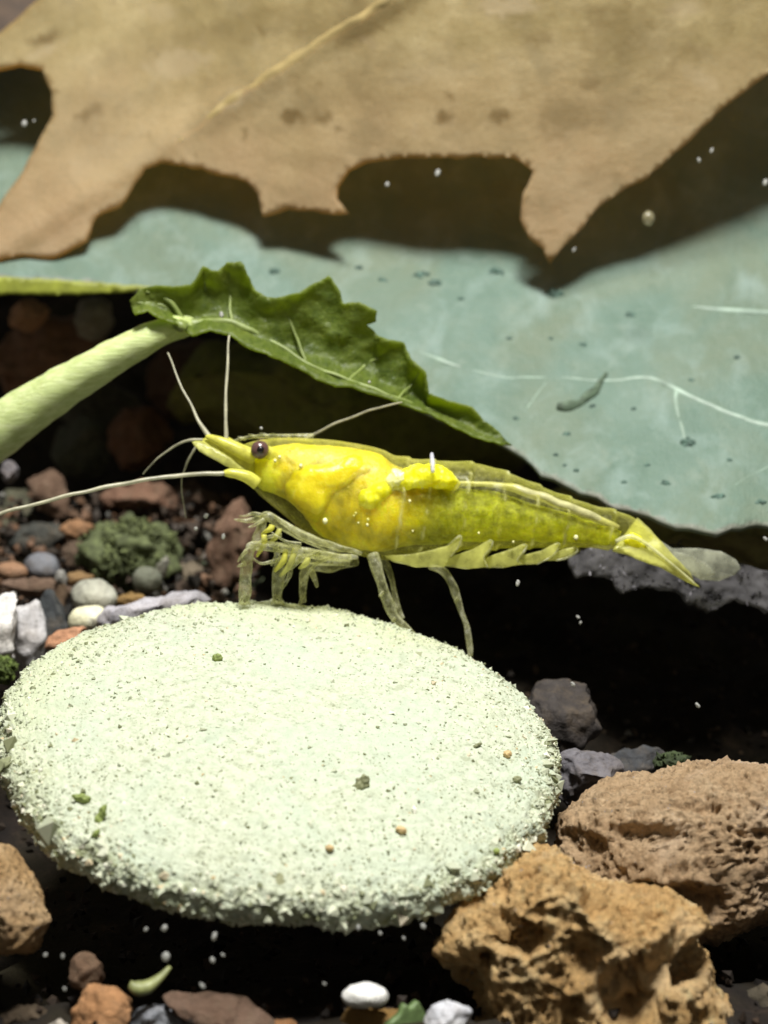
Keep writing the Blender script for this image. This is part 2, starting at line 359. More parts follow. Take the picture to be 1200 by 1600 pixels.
b_poly = [(95, -60), (62, 0), (32, 22), (0, 50), (-60, 88), (-110, 105), (-40, 112), (0, 104), (30, 97), (65, 107), (83, 140), (81, 180), (62, 215), (38, 258), (0, 322), (-60, 385), (-140, 440), (-100, 440), (-40, 412), (0, 406), (60, 400), (100, 392), (132, 372), (150, 336), (185, 322), (205, 296), (225, 262), (250, 253), (285, 256), (340, 270), (385, 283), (404, 300), (411, 335), (450, 325), (500, 333), (541, 334), (528, 312), (528, 290), (545, 265), (570, 252), (640, 243), (740, 245), (800, 245), (838, 266), (818, 305), (813, 345), (838, 380), (860, 413), (880, 385), (912, 350), (950, 312), (1010, 275), (1060, 235), (1130, 170), (1200, 112), (1300, 20), (1400, -80), (1500, -300), (1650, -1050), (500, -1100), (-60, -1050), (0, -300)]  # unseen upper part lengthened to block the rear lamp's light
brown = empty('brown_leaf', P(500, 100, d_brown(np.array(500.), np.array(100.))), 'big lobed tan-brown dead leaf with pointed tips hanging at the top', 'leaf')
bl = sheet('blade', rough_poly(b_poly, 4, 12, 2, 2), d_brown, .11, M_brown, brown, step=9)
def paint(o, name, spots_):                                  # stains of the leaf itself, kept as a mesh attribute
    a = np.zeros(len(o.data.vertices)*3, np.float32); o.data.attributes['leaf'].data.foreach_get('vector', a); q = a.reshape(-1, 3)[:, :2]*100
    w = np.zeros(len(q)); nz = fbm(np.c_[q/22.0, q[:, :1]*0+4], 4, .65)
    for x, y, ra, rb, ro_, st in spots_:
        dx, dy = q[:, 0]-x, q[:, 1]-y; c, s_ = math.cos(ro_), math.sin(ro_); e = np.hypot((dx*c+dy*s_)/ra, (-dx*s_+dy*c)/rb)
        w = np.maximum(w, st*smooth(1.25, .7, e+nz*.8))
    o.data.attributes.new(name, 'FLOAT', 'POINT').data.foreach_set('value', w.astype(np.float32))
paint(bl, 'pale', [(280, 97, 52, 24, -.25, .8), (790, 8, 42, 18, 0, .9), (1075, 14, 26, 13, 0, .7), (70, 80, 24, 8, -.4, .7), (250, 20, 26, 16, 0, .5), (640, 120, 40, 14, -.2, .35), (1090, 120, 40, 12, .6, .5), (360, 158, 20, 13, -.5, .8), (1000, 200, 60, 40, 0, .3), (700, 320, 60, 30, 0, .3), (180, 240, 80, 30, -.3, .4), (900, 300, 80, 40, .2, .35)])
paint(bl, 'dark', [(457, 182, 20, 12, .1, .8), (503, 184, 13, 11, 0, .6), (692, 182, 11, 10, 0, .8), (780, 180, 15, 11, 0, .7), (700, 150, 9, 8, 0, .6), (65, 62, 28, 8, -.4, .8), (140, 175, 22, 10, -.5, .6), (845, 62, 22, 12, 0, .4), (920, 130, 12, 7, 0, .4), (560, 30, 80, 30, -.3, .35), (400, 40, 120, 24, -.2, .25), (1000, 60, 90, 50, .3, .35), (470, 250, 70, 14, .1, .2), (880, 180, 40, 30, 0, .3)])
M_rib = plain_mat('tan_rib', (.36, .27, .11), .6, .3, 2)
for pts, r in (([(680, -60), (605, 0), (520, 55), (440, 105), (390, 138), (360, 158), (320, 190), (275, 225)], [11, 10, 8, 9, 7, 10, 4, 2]),):
    tube('vein', [(x, y, float(d_brown(np.array(float(x)), np.array(float(y))))-.02) for x, y in pts], r, M_rib, brown, 10, 9, .07, .45, .05)
shade_leaf = sheet('dead_leaf', rough_poly([(-340, -420), (240, -420), (200, -120), (120, 10), (60, 60), (-20, 80), (-120, 120), (-300, 160), (-400, 0)], 3, 14, 5), lambda x, y: d_brown(x, y)+.45, .10, plain_mat('added_dark_leaf', (.075, .045, .025), .7, .4, 3, transl=.1), step=14)  # added, mostly out of view, to keep lamp light out of the left notch
tag(shade_leaf, 'dark brown leaf added behind the tan leaf in the upper left corner to shade its notch', 'leaf')
# small curled serrated leaf on its stalk
s_up = [(202, 470), (217, 450), (243, 445), (270, 448), (297, 446), (313, 427), (318, 416), (330, 424), (342, 425), (353, 411), (365, 410), (374, 407), (387, 430), (398, 454), (417, 466), (443, 465), (468, 458), (490, 444), (515, 431), (530, 457), (535, 475), (562, 472), (589, 487), (588, 503), (573, 508), (597, 529), (630, 537), (639, 559), (663, 583), (667, 617), (717, 631), (738, 639), (757, 660), (781, 673), (798, 698)]
s_lo = [(781, 690), (743, 683), (703, 660), (677, 648), (631, 631), (602, 620), (546, 603), (522, 603), (506, 594), (457, 570), (417, 553), (387, 542), (361, 523), (329, 515), (300, 524), (283, 510), (254, 497), (230, 486), (211, 490)]
ux = np.array(s_up, float); lx = np.array(s_lo[::-1], float)
def d_small(x, y):
    yt = np.interp(x, ux[:, 0], ux[:, 1]); yb = np.interp(x, lx[:, 0], lx[:, 1]); f = np.clip((y-yt)/np.maximum(yb-yt, 8), 0, 1)
    q = np.stack([x/90.0, y/90.0, np.full_like(x, 7.7)], -1)
    return 1.1 + .34*np.sin(f*2.4)*smooth(200, 330, x)*smooth(800, 640, x) - .40*smooth(.72, 1.0, f) + .24*fbm(q, 4) + .3*smooth(400, 800, x)
t = NT('curled_leaf'); co = t.attr('leaf', 'Vector'); ed = t.attr('margin')
col = t.ramp(t.noise(co, 1.6, 6, .6), [(.3, (.085, .125, .020)), (.5, (.14, .19, .028)), (.7, (.21, .25, .045))])
col = t.mix(t.ramp(t.noise(co, 8, 5, .7), [(.42, 0), (.7, .75)]), col, (.045, .075, .02)); col = t.mix(t.ramp(t.vor(co, 5, 0, 'DISTANCE_TO_EDGE'), [(0, .45), (.06, 0)]), col, (.22, .27, .07)); col = t.mix(t.ramp(t.noise(co, 20, 4, .7), [(.5, 0), (.75, .5)]), col, (.22, .26, .08))
col = t.mix(t.ramp(ed, [(.02, .25), (.08, 0)]), col, (.20, .24, .06))
bm_ = t.bump(t.noise(co, 4, 5, .6), .5, .1, t.bump(t.vor(co, 9, 0, 'DISTANCE_TO_EDGE'), .35, .05))
M_small = t.done(t.mixs(.5, t.pbsdf(col, .45, bm_, spec=.4), t.translucent(t.mix(.7, col, (.62, .74, .06)))))
small = empty('curled_leaf', P(290, 510, .9), 'small dark green curled leaf with a jagged edge arching over the shrimp', 'leaf')
sheet('blade', rough_poly(s_up+s_lo, 2.6, 5, 3), d_small, .03, M_small, small, step=5)
t = NT('pale_stalk'); co = t.co(); mp = t.n('ShaderNodeMapping'); t.set(mp.inputs[0], co); mp.inputs['Rotation'].default_value = (0, math.radians(30), 0); mp.inputs['Scale'].default_value = (.5, 4, 4)
sk = t.ramp(t.noise(mp.outputs[0], 2.5, 6, .65), [(.3, (.40, .48, .17)), (.5, (.52, .60, .27)), (.7, (.64, .70, .38))])
sk = t.mix(t.ramp(t.noise(co, 7, 5, .7), [(.55, 0), (.75, .5)]), sk, (.40, .44, .16)); sg = t.n('ShaderNodeSeparateXYZ'); t.set(sg.inputs[0], co)
sk = t.mix(t.ramp(t.math('MULTIPLY', t.math('ADD', sg.outputs[0], 3.0), .2), [(.45, 0), (.78, .75)]), sk, (.36, .44, .08))
M_stalk = t.done(t.pbsdf(sk, .42, t.bump(t.noise(mp.outputs[0], 6, 5, .65), .5, .05), sss=.3, rad=(.3, .3, .1), spec=.35, scale=.6))
tube('stalk', [(-160, 790, 1.9), (0, 673, 1.6), (75, 620, 1.4), (168, 564, 1.2), (240, 525, 1.12), (280, 511, 1.3), (312, 504, 1.75)], [48, 40, 35, 28, 23, 19, 10], M_stalk, small, 20, 8, .05)
M_svein = plain_mat('leaf_vein', (.19, .24, .06), .5, .25, 6)
for pts, r in (([(280, 511), (300, 506), (360, 505), (420, 530), (480, 568), (540, 592), (620, 622), (700, 650)], [11, 10, 5.5, 3.5, 3, 3, 3, 2]), ([(360, 505), (359, 460), (357, 425)], [3, 2.4, 1]), ([(480, 568), (452, 500), (440, 478)], [2.5, 2, 1]), ([(545, 592), (570, 570), (592, 560), (612, 545)], [2, 2.6, 3, 1]), ([(292, 506), (262, 470), (228, 455)], [4, 5, 3]), ([(290, 500), (250, 478), (212, 470)], [4, 4, 2]), ([(340, 480), (322, 455), (318, 425)], [2.5, 2, 1]), ([(620, 622), (645, 600), (655, 582)], [2, 1.6, 1])):
    tube('vein', [(x, y, float(d_small(np.array(float(x)), np.array(float(y))))-.005) for x, y in pts], r, M_svein, small, 8, 7, .05, .7, .022)
# thin yellow-green strip under the pale leaf at the left
t_strip = plain_mat('yellow_leaf', (.30, .33, .04), .5, .35, 4, transl=.25)
tag(sheet('leaf_strip', rough_poly([(-80, 430), (0, 432), (80, 436), (160, 441), (250, 449), (200, 456), (120, 460), (40, 459), (-80, 462)], 2, 8, 4), lambda x, y: 5.6+x*0, .08, t_strip, step=7),
    'narrow yellow-green leaf margin along the underside of the pale leaf', 'leaf')

# ================================================================ PELLET
A, F = ico(7)
R, T = 3.83, .42
rr = np.hypot(A[:, 0], A[:, 1]); th = np.arctan2(A[:, 1], A[:, 0])
h = np.sign(A[:, 2])*np.abs(A[:, 2])**.62
rad = R*rr**.62*(1+.012*np.sin(2*th+1)+.008*np.sin(5*th)+.034*perlin(np.c_[np.cos(th)*3, np.sin(th)*3, th*0])+.022*perlin(np.c_[np.cos(th)*9, np.sin(th)*9, th*0+5]))
L = np.c_[rad*np.cos(th), rad*np.sin(th), h*T + .12*np.maximum(0, 1-(rad/R)**2)*(A[:, 2] > 0)]
ta = math.radians(24.5); ro = math.radians(-5)
ex = np.array([1., 0, 0]); away = FWD*math.cos(ta)+UPV*math.sin(ta); nor = UPV*math.cos(ta)-FWD*math.sin(ta)
ex, away = ex*math.cos(ro)+away*math.sin(ro)*.6+nor*math.sin(ro), away
ex /= np.linalg.norm(ex); nor = np.cross(ex, away); nor /= np.linalg.norm(nor)
PC = P(437, 1160, -3.0)
V = PC + L[:, :1]*ex + L[:, 1:2]*away + L[:, 2:]*nor
F = fix_out(V, F); N = vnormals(V, F)
rim = smooth(.84, .97, rr)*np.where(L[:, 1] < .5, 1.0, .35)
g1 = .5-worley(L*9.0); g2 = .5-worley(L*19.0+5)
disp = .030*fbm(L*1.3, 3) + (.040+.075*rim)*g1*.75 + .042*g2 + .020*perlin(L*31)+.028*fbm(L*4.2, 3) + rim*.10*fbm(L*4.5, 3)
PV = V + N*disp[:, None]
t = NT('wafer'); co = t.co()
col = t.ramp(t.noise(co, 7.5, 6, .75), [(.30, (.23, .25, .16)), (.42, (.46, .495, .365)), (.58, (.57, .61, .475)), (.75, (.64, .66, .49))])
col = t.mix(t.ramp(t.vor(co, 9, 1), [(.0, 0), (.93, 0), (.97, .8)]), col, (.20, .20, .09))
col = t.mix(t.ramp(t.noise(co, 17, 3, .6), [(.61, 0), (.69, .75)]), col, (.17, .18, .10)); col = t.mix(t.ramp(t.noise(co, 1.9, 6, .7, .5), [(.5, 0), (.72, .5)]), col, (.36, .42, .33))
col = t.mix(t.ramp(t.noise(co, .8, 3), [(.4, 0), (.65, .5)]), col, (.50, .58, .46)); col = t.mix(t.math('MULTIPLY', t.attr('algae'), .5), col, (.52, .55, .30)); col = t.mix(t.math('MULTIPLY', t.attr('rimw'), t.ramp(t.noise(co, 2.6, 4, .7), [(.46, 0), (.62, .8)])), col, (.26, .28, .11))
M_waf = t.done(t.pbsdf(col, .85, t.bump(t.noise(co, 22, 5, .75), .7, .05), spec=.2))
wafer = empty('food_wafer', PC, 'pale green granular food disc the shrimp is standing on', 'food disc')
mesh_obj('disc', PV, F, M_waf, wafer, attrs={'algae': np.maximum(smooth(1.4, 3.4, L[:, 1]+.9*fbm(L*.8, 3)-.25*np.abs(L[:, 0]-1)), .7*smooth(-2.4, -3.6, L[:, 0]+.8*fbm(L*.9, 3))), 'rimw': smooth(.90, .99, rr)*(L[:, 1] < 1)})
m = 17000; pick = RNG.integers(0, len(PV), m*2); pick = pick[(N[pick] @ FWD) < .25][:m]; m = len(pick)
M_crumb = island_mat('crumb', [(0, (.13, .14, .07)), (.08, (.24, .26, .15)), (.18, (.38, .41, .30)), (.55, (.50, .54, .42)), (.86, (.62, .65, .50)), (.95, (.78, .78, .68)), (1, (.50, .38, .20))], .85, 14, .2)
chips('crumbs', PV[pick]-N[pick]*.006+RNG.normal(0, .006, (m, 3)), RNG.gamma(2.0, .007, m)+.007+rim[pick]*.003, M_crumb, wafer, 1.25)
pr = np.where((rim > .6) & ((N @ FWD) < .2) & (L[:, 1] < 1))[0]; pr = pr[RNG.integers(0, len(pr), 1500)]
chips('crumbs', PV[pr]-N[pr]*.015+RNG.normal(0, .012, (1500, 3)), RNG.gamma(1.6, .022, 1500)+.008, M_crumb, wafer, 1.0)
# three bigger flakes pressed into the disc
def on_pellet(px, py):
    q = P(px, py, 0.); dirv = q-CAM; dirv /= np.linalg.norm(dirv); w = PV-CAM; tt = w @ dirv; dist = np.linalg.norm(w-tt[:, None]*dirv, axis=1)
    ok = dist < .06
    if not ok.any(): ok = dist < dist.min()+.05
    i = np.where(ok)[0][np.argmin(tt[ok])]; p = PV[i]
    return float((p-CAM) @ FWD - DIST)
M_flake = plain_mat('plant_flake', (.24, .30, .08), .7, .4, 8); M_seed = plain_mat('seed_bit', (.22, .23, .12), .6, .4, 12); M_tan = plain_mat('tan_bit', (.58, .42, .20), .7, .3, 10)
for k, (x, y, a, b, ro_, mt, nm) in enumerate([(155, 1278, 7, 24, .45, M_flake, 'plant_flake'), (128, 1247, 16, 7, .2, M_flake, 'plant_flake'), (150, 1302, 8, 4, -.7, M_flake, 'plant_flake'), (566, 1225, 11, 16, .5, M_seed, 'seed_hull'), (793, 1178, 7, 6, 0, M_tan, 'tan_bit'), (515, 1325, 7, 5, 0, M_tan, 'tan_bit'), (627, 1297, 9, 6, .3, M_tan, 'tan_bit'), (776, 1330, 5, 5, 0, M_flake, 'plant_flake'), (808, 1218, 7, 6, 0, M_seed, 'seed_hull'), (340, 1028, 8, 7, 0, M_flake, 'plant_flake'), (745, 1165, 9, 3, -.5, M_seed, 'seed_hull')]):
    stone(nm, (x, y), on_pellet(x, y)-.005, .035, mt, 4, .13, 2.4, parent=wafer, rx=a, ry=b, rot=ro_, seed=k+80)

# ================================================================ LAVA ROCKS
def lava_mat(name, a, b, c, seed):
    t = NT(name); co = t.co()
    col = t.ramp(t.noise(co, 1.5, 8, .7), [(.28, a), (.5, b), (.72, c)])
    col = t.mix(t.ramp(t.noise(co, 8, 5, .7), [(.52, 0), (.72, .65)]), col, tuple(np.array(a)*.35)); col = t.mix(t.ramp(t.noise(co, 4.5, 6, .75, .8), [(.56, 0), (.68, .7)]), col, tuple(np.array(a)*.75)); col = t.mix(t.ramp(t.noise(co, 3.7, 7, .75, .4), [(.55, 0), (.70, .6)]), col, tuple(np.clip(np.array(c)*1.12, 0, .9)))
    col = t.mix(t.ramp(t.noise(co, .7, 3), [(.5, 0), (.7, .4)]), col, tuple(np.array(c)*np.array([1.0, 1.0, 1.2])))
    col = t.mix(t.ramp(t.noise(co, 13, 2, .5), [(.71, 0), (.75, .8)]), col, (.50, .48, .52))
    bm_ = t.bump(t.noise(co, 7, 8, .8), 1.0, .16, t.bump(t.vor(co, 11), .7, .08))
    return t.done(t.pbsdf(col, .85, bm_, spec=.2))
M_lavaF = lava_mat('ochre_lava', (.52, .28, .095), (.88, .57, .245), (.94, .72, .39), 0)
M_lavaB = lava_mat('grey_lava', (.42, .27, .145), (.68, .47, .275), (.77, .58, .37), 1)
def lava(name, c, d, depth, poly, mat, pit, seed, amp=1.0, sub=7, dents=()):
    V, F = blob_verts(c, d, depth, sub, poly=poly, full=.75, planes=5, seed=seed, pc=(.72, .9)); F = fix_out(V, F); N = vnormals(V, F)
    q = V + seed*7.3; ridg = 1-np.abs(fbm(q*.9, 4))*2
    pits = smooth(.42, .05, worley(q*1.55+fbm(q*2, 2)[:, None]*.4)); p2 = smooth(.45, .1, worley(q*4.2)); p3 = .5-worley(q*8)
    p4 = .5-worley(q*16)
    p5 = smooth(.40, .12, worley(q*9.5+fbm(q*5, 2)[:, None]*.5))
    dsp = amp*(.055*p4 - .11*p5 + .13*fbm(q*.75, 3) + .06*(ridg-.6) - pit*.34*pits - pit*.10*p2 + .07*p3 + .05*fbm(q*9, 3, .7))
    for x, y, rx, ry, dp in dents:                           # hollows broken out of the rock
        O = P(x, y, d); s = scale_at(d); e = np.hypot(((V-O) @ np.array([1., 0, 0]))/(rx*s), ((V-O) @ UPV)/(ry*s))
        dsp -= dp*smooth(1.15, .55, e+.35*fbm(V*1.8, 3))*((N @ FWD) < 0)
    V = V + N*dsp[:, None]
    return mesh_obj(name, V, F, mat)
fr = [(838, 1306), (870, 1315), (905, 1350), (960, 1382), (1030, 1392), (1092, 1418), (1105, 1442), (1085, 1470), (1108, 1500), (1114, 1535), (1133, 1570), (1145, 1610), (1150, 1720), (760, 1720), (748, 1570), (738, 1545), (712, 1530), (692, 1500), (684, 1470), (698, 1440), (722, 1403), (760, 1383), (782, 1350), (808, 1322)]
tag(lava('lava_rock', (905, 1500), -5.4, 1.5, fr, M_lavaF, 1.0, 3, dents=((1035, 1468, 75, 38, .5), (800, 1432, 45, 26, .3), (950, 1515, 45, 50, .35), (725, 1510, 34, 50, .35), (900, 1445, 40, 20, .2), (1060, 1580, 40, 30, .25))), 'pitted ochre-brown rock in front of the disc at the bottom right', 'rock')
br = [(873, 1280), (905, 1248), (933, 1231), (971, 1219), (1042, 1204), (1079, 1190), (1129, 1190), (1154, 1175), (1200, 1172), (1290, 1180), (1400, 1260), (1420, 1400), (1330, 1450), (1205, 1440), (1120, 1490), (1000, 1500), (890, 1450), (862, 1350)]
tag(lava('lava_rock', (1140, 1330), -3.4, 1.5, br, M_lavaB, .5, 5, 1.0, dents=((985, 1275, 60, 16, .18), (1010, 1365, 70, 22, .3), (900, 1300, 30, 22, .15), (1150, 1270, 50, 8, .10), (1040, 1240, 30, 6, .08))), 'smoother greyish-brown rock behind the pitted ochre rock', 'rock')
lr = [(-12, 1316), (8, 1322), (30, 1350), (55, 1382), (82, 1434), (62, 1478), (0, 1488), (-110, 1490), (-150, 1400), (-80, 1310)]
tag(lava('lava_rock', (-30, 1410), -5.6, .8, lr, lava_mat('tan_rock', (.42, .24, .10), (.68, .44, .21), (.80, .58, .33), 2), .12, 9, .5, 6), 'smooth tan rock poking in at the left below the disc', 'rock')

# ================================================================ STONES (x, y, rx, ry, d, rot, colour, label, name)
GREYW = (.50, .52, .55); ORA = (.42, .20, .085)
stones = [
 (8, 985, 22, 55, 1.6, .15, (.80, .82, .86), 'white-grey upright slab at the left edge above the disc', 'gravel_stone'),
 (43, 985, 25, 52, 2.2, -.08, (.60, .62, .68), 'mid-grey upright slab leaning beside the dark slate', 'gravel_stone'),
 (80, 965, 28, 42, 2.6, -.2, (.055, .065, .075), 'dark slate chip between the grey slab and the white pebbles', 'gravel_stone'),
 (147, 932, 36, 28, 3.2, .2, (.85, .92, .80), 'greenish-white rounded pebble on top of a cream pebble', 'pebble'),
 (140, 968, 34, 22, 2.4, -.1, (.95, .92, .68), 'cream-coloured pebble just above the disc rim', 'pebble'),
 (252, 962, 85, 32, 2.2, -.12, (.52, .53, .62), 'long lavender-grey flat stone behind the disc rim', 'gravel_stone'),
 (205, 938, 27, 13, 3.4, -.1, (.50, .30, .07), 'amber chip lying on the long lavender-grey stone', 'gravel_stone'),
 (105, 999, 36, 14, 1.4, -.3, (.52, .28, .17), 'salmon-pink sliver touching the disc rim', 'gravel_stone'),
 (230, 906, 24, 21, 4.4, .2, (.40, .46, .36), 'dull greenish-white pebble below the mossy clump', 'pebble'),
 (256, 885, 9, 17, 4.6, .4, (.50, .52, .46), 'small white upright chip right of the mossy clump', 'gravel_stone'),
 (122, 828, 27, 14, 6.5, 0, (.46, .23, .09), 'bright orange chip at the top of the gravel heap', 'gravel_stone'),
 (66, 886, 28, 23, 5.2, .2, (.24, .27, .34), 'blue-grey rounded pebble among orange chips', 'pebble'),
 (18, 893, 25, 15, 4.8, .1, (.45, .24, .12), 'orange pebble at the left edge of the gravel heap', 'pebble'),
 (62, 918, 52, 13, 4.2, .1, (.30, .19, .13), 'pinkish-brown flat sliver under the blue-grey pebble', 'gravel_stone'),
 (95, 905, 10, 13, 3.9, 0, (.58, .60, .60), 'tiny bright white chip beside the greenish-white pebble', 'gravel_stone'),
 (124, 904, 20, 11, 4.4, -.1, (.40, .24, .08), 'small golden-brown chip above the greenish-white pebble', 'gravel_stone'),
 (122, 868, 24, 22, 6.0, 0, (.17, .11, .07), 'dull brown stone under the bright orange chip', 'gravel_stone'),
 (95, 945, 10, 30, 3.6, .1, (.34, .22, .13), 'narrow brown sliver standing above the dark slate', 'gravel_stone'),
 (300, 900, 40, 22, 6.0, .2, (.22, .18, .12), 'dim brown stone behind the right end of the lavender stone', 'gravel_stone'),
 (372, 850, 42, 72, 5.5, .1, (.20, .105, .06), 'dull red-brown rock behind the shrimp front legs', 'rock'),
 (45, 492, 30, 24, 9.0, 0, (.62, .34, .20), 'rusty orange stone under the pale leaf at the left', 'gravel_stone'),
 (148, 500, 30, 32, 9.0, 0, (.36, .33, .28), 'grey-brown stone just above the pale leaf stalk', 'gravel_stone'),
 (60, 560, 100, 50, 10, -.3, (.26, .14, .085), 'large dark brown rock above the pale leaf stalk', 'rock'),
 (218, 690, 46, 50, 10, .2, (.20, .10, .06), 'dim reddish stone below the pale leaf stalk', 'rock'),
 (222, 778, 58, 24, 8, 0, (.26, .13, .075), 'flat reddish-brown stone under the long feeler', 'rock'),
 (75, 775, 32, 40, 7.5, -.5, (.20, .115, .07), 'brown stone crossed by the end of the long feeler', 'rock'),
 (14, 738, 14, 17, 6, 0, (.17, .165, .19), 'grey stone at the left edge just below the leaf stalk', 'gravel_stone'),
 (20, 800, 40, 38, 8.5, 0, (.15, .16, .10), 'dark olive stone at the left edge under the feeler tip', 'rock'),
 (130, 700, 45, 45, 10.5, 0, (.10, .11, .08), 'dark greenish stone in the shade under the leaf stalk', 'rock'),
 (60, 845, 45, 25, 7, 0, (.07, .08, .075), 'near-black stone above the blue-grey pebble', 'rock'),
 (920, 1215, 50, 46, -1.6, .1, (.16, .16, .19), 'lilac-grey rough stone at the right rim of the disc', 'rock'),
 (880, 1125, 58, 62, .3, .1, (.045, .040, .040), 'dim charcoal stone behind the right rim of the disc', 'rock'),
 (992, 1196, 55, 30, 0, 0, (.05, .055, .065), 'dark blue-grey stone behind the smoother brown rock', 'rock'),
 (724, 1410, 52, 22, -4.9, -.55, (.40, .43, .43), 'pale grey stone wedged under the right side of the disc', 'rock'),
 (153, 1590, 52, 46, -6.3, .1, (.40, .215, .10), 'orange-brown angular stone at the bottom left', 'gravel_stone'),
 (247, 1604, 52, 32, -6.2, .05, (.28, .31, .37), 'blue-grey stone at the bottom edge beside the orange-brown stone', 'gravel_stone'),
 (136, 1518, 30, 27, -5.9, .2, (.13, .080, .050), 'dim brown angular stone behind the orange-brown stone', 'gravel_stone'),
 (345, 1592, 85, 34, -6.3, .35, (.12, .075, .052), 'long dark reddish-brown stone at the bottom', 'gravel_stone'),
 (571, 1556, 37, 19, -6.5, .03, (.92, .92, .96), 'smooth white oval pebble on the dark soil', 'pebble'),
 (585, 1592, 48, 18, -6.3, 0, (.22, .13, .035), 'brown crumbly stone beneath the white oval pebble', 'gravel_stone'),
 (702, 1598, 37, 30, -6.7, .1, (.62, .66, .76), 'pale blue-white stone at the bottom beside the pitted rock', 'gravel_stone'),
 (430, 1604, 32, 12, -6.2, 0, (.24, .12, .05), 'small orange-brown chip at the bottom edge left of centre', 'gravel_stone'),
 (42, 1600, 40, 26, -5.8, 0, (.05, .035, .02), 'dark olive-brown stone in the bottom left corner', 'gravel_stone'),
 (1185, 1575, 36, 34, -4.8, .2, (.06, .052, .036), 'dark rough stone in the bottom right corner', 'gravel_stone'),
 (560, 640, 270, 115, 9, 0, (.20, .21, .05), 'added olive lump standing in for the shaded hollow between curled leaf and shrimp', 'rock'),  # added lump, its olive colour imitates the shaded hollow
 (1060, 835, 230, 66, 5.5, .1, (.42, .40, .14), 'added olive lump standing in for the shade beneath the pale leaf at the right', 'rock'),  # added lump, olive tone put in for the shade under the leaf
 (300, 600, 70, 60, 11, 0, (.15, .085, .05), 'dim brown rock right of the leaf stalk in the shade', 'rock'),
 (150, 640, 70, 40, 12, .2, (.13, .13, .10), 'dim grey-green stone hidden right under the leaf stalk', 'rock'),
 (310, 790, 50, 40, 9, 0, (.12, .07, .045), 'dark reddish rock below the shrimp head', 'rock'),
 (92, 1602, 14, 9, -6.6, 0, (.55, .52, .48), 'tiny pale chip at the bottom edge left of the orange-brown stone', 'gravel_stone'),
]
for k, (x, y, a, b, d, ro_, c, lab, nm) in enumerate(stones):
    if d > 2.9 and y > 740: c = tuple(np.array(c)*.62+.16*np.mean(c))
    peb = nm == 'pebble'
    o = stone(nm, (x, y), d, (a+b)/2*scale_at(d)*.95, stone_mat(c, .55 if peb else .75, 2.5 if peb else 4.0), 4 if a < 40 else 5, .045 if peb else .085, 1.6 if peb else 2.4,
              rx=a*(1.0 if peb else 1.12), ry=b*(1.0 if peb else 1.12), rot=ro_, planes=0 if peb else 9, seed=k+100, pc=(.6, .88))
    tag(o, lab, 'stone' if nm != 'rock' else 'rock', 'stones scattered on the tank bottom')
m = 900; gx_ = RNG.uniform(-40, 400, m); gyy = RNG.uniform(770, 1010, m); gd = np.interp(gyy, [770, 880, 1010], [8.5, 6, 2.6])+RNG.uniform(-.4, .6, m)
tag(chips('gravel_grit', P(gx_, gyy, gd), RNG.gamma(3, .03, m)+.03, island_mat('grit', [(0, (.02, .02, .018)), (.45, (.055, .036, .024)), (.7, (.11, .065, .04)), (.85, (.19, .10, .055)), (.95, (.14, .14, .13)), (1, (.36, .35, .32))], .7, 6)), 'fine mixed grit between the gravel stones at the left', None, None, 'stuff')
# moss
def moss(c, rx, ry, d, lab, rgb, n, hl=.3):
    root = empty('moss_clump', P(c[0], c[1], d), lab, 'moss'); q = np.array(rgb)
    stone('cushion', c, d+.2, rx*.8*scale_at(d), plain_mat('moss_%d' % len(_mc), rgb, .9, .6, 5), 5, .24, 2.2, parent=root, rx=rx, ry=ry, seed=n)
    A, _ = ico(5); k = RNG.integers(0, len(A), n); a = A[k]; s = scale_at(d)
    a = a*(1+.55*fbm(a*1.6+n, 3))[:, None]; C = P(c[0], c[1], d+.2)+a[:, :1]*rx*s*np.array([1., 0, 0])+a[:, 1:2]*ry*s*UPV+a[:, 2:]*rx*.8*s*FWD
    chips('fronds', C, RNG.uniform(.015, .055, n), island_mat('frond_%d' % len(bpy.data.materials), [(0, tuple(q*.4)), (.6, tuple(q)), (1, tuple(q*1.7))], .8), root, 2.2)
moss((205, 868), 70, 52, 5.4, 'soft dark green mossy clump on the gravel heap', (.105, .125, .050), 2600)
moss((4, 1046), 20, 20, .6, 'olive green tuft at the left edge touching the disc', (.10, .14, .03), 200)
moss((1050, 1192), 26, 14, -1.2, 'tiny dark green tuft on top edge of the brown rock', (.035, .05, .018), 200)
moss((335, 900), 60, 28, 6.5, 'dim green fuzz on the slope behind the front legs', (.045, .055, .028), 400)
# grey debris mat beneath the tail
dm = [(888, 868), (930, 852), (1010, 858), (1060, 848), (1110, 870), (1160, 880), (1200, 890), (1300, 905), (1310, 945), (1200, 950), (1150, 938), (1110, 956), (1085, 944), (1060, 922), (1020, 915), (975, 926), (960, 905), (925, 895), (902, 900)]
mat_r = empty('debris_mat', P(1060, 900, 2.0), 'ragged grey film of debris behind the tail fan', 'debris')
vs, fs, de = inside_mesh(rough_poly(dm, 6, 7, 8), 5)
VV = P(vs[:, 0], vs[:, 1], 1.5+(vs[:, 1]-900)*-.012+.35*fbm(np.c_[vs/30.0, vs[:, :1]*0], 4, .7)); B = VV+FWD*.25-UPV*.05; n = len(VV)
nn = np.cross(VV[fs[:, 1]]-VV[fs[:, 0]], VV[fs[:, 2]]-VV[fs[:, 0]]); fs = fs if (nn @ FWD).sum() < 0 else fs[:, ::-1]
ec = {(a, b) for f_ in fs for a, b in ((f_[0], f_[1]), (f_[1], f_[2]), (f_[2], f_[0]))}
side = np.array([s for (a, b) in ec if (b, a) not in ec for s in ((b, a, a+n), (b, a+n, b+n))])
M_deb = plain_mat('grey_debris', (.10, .096, .10), .9, .8, 2, trans=.45, spec=.1)
mesh_obj('film', np.r_[VV, B], np.r_[fs, fs[:, ::-1]+n, side], M_deb, mat_r)
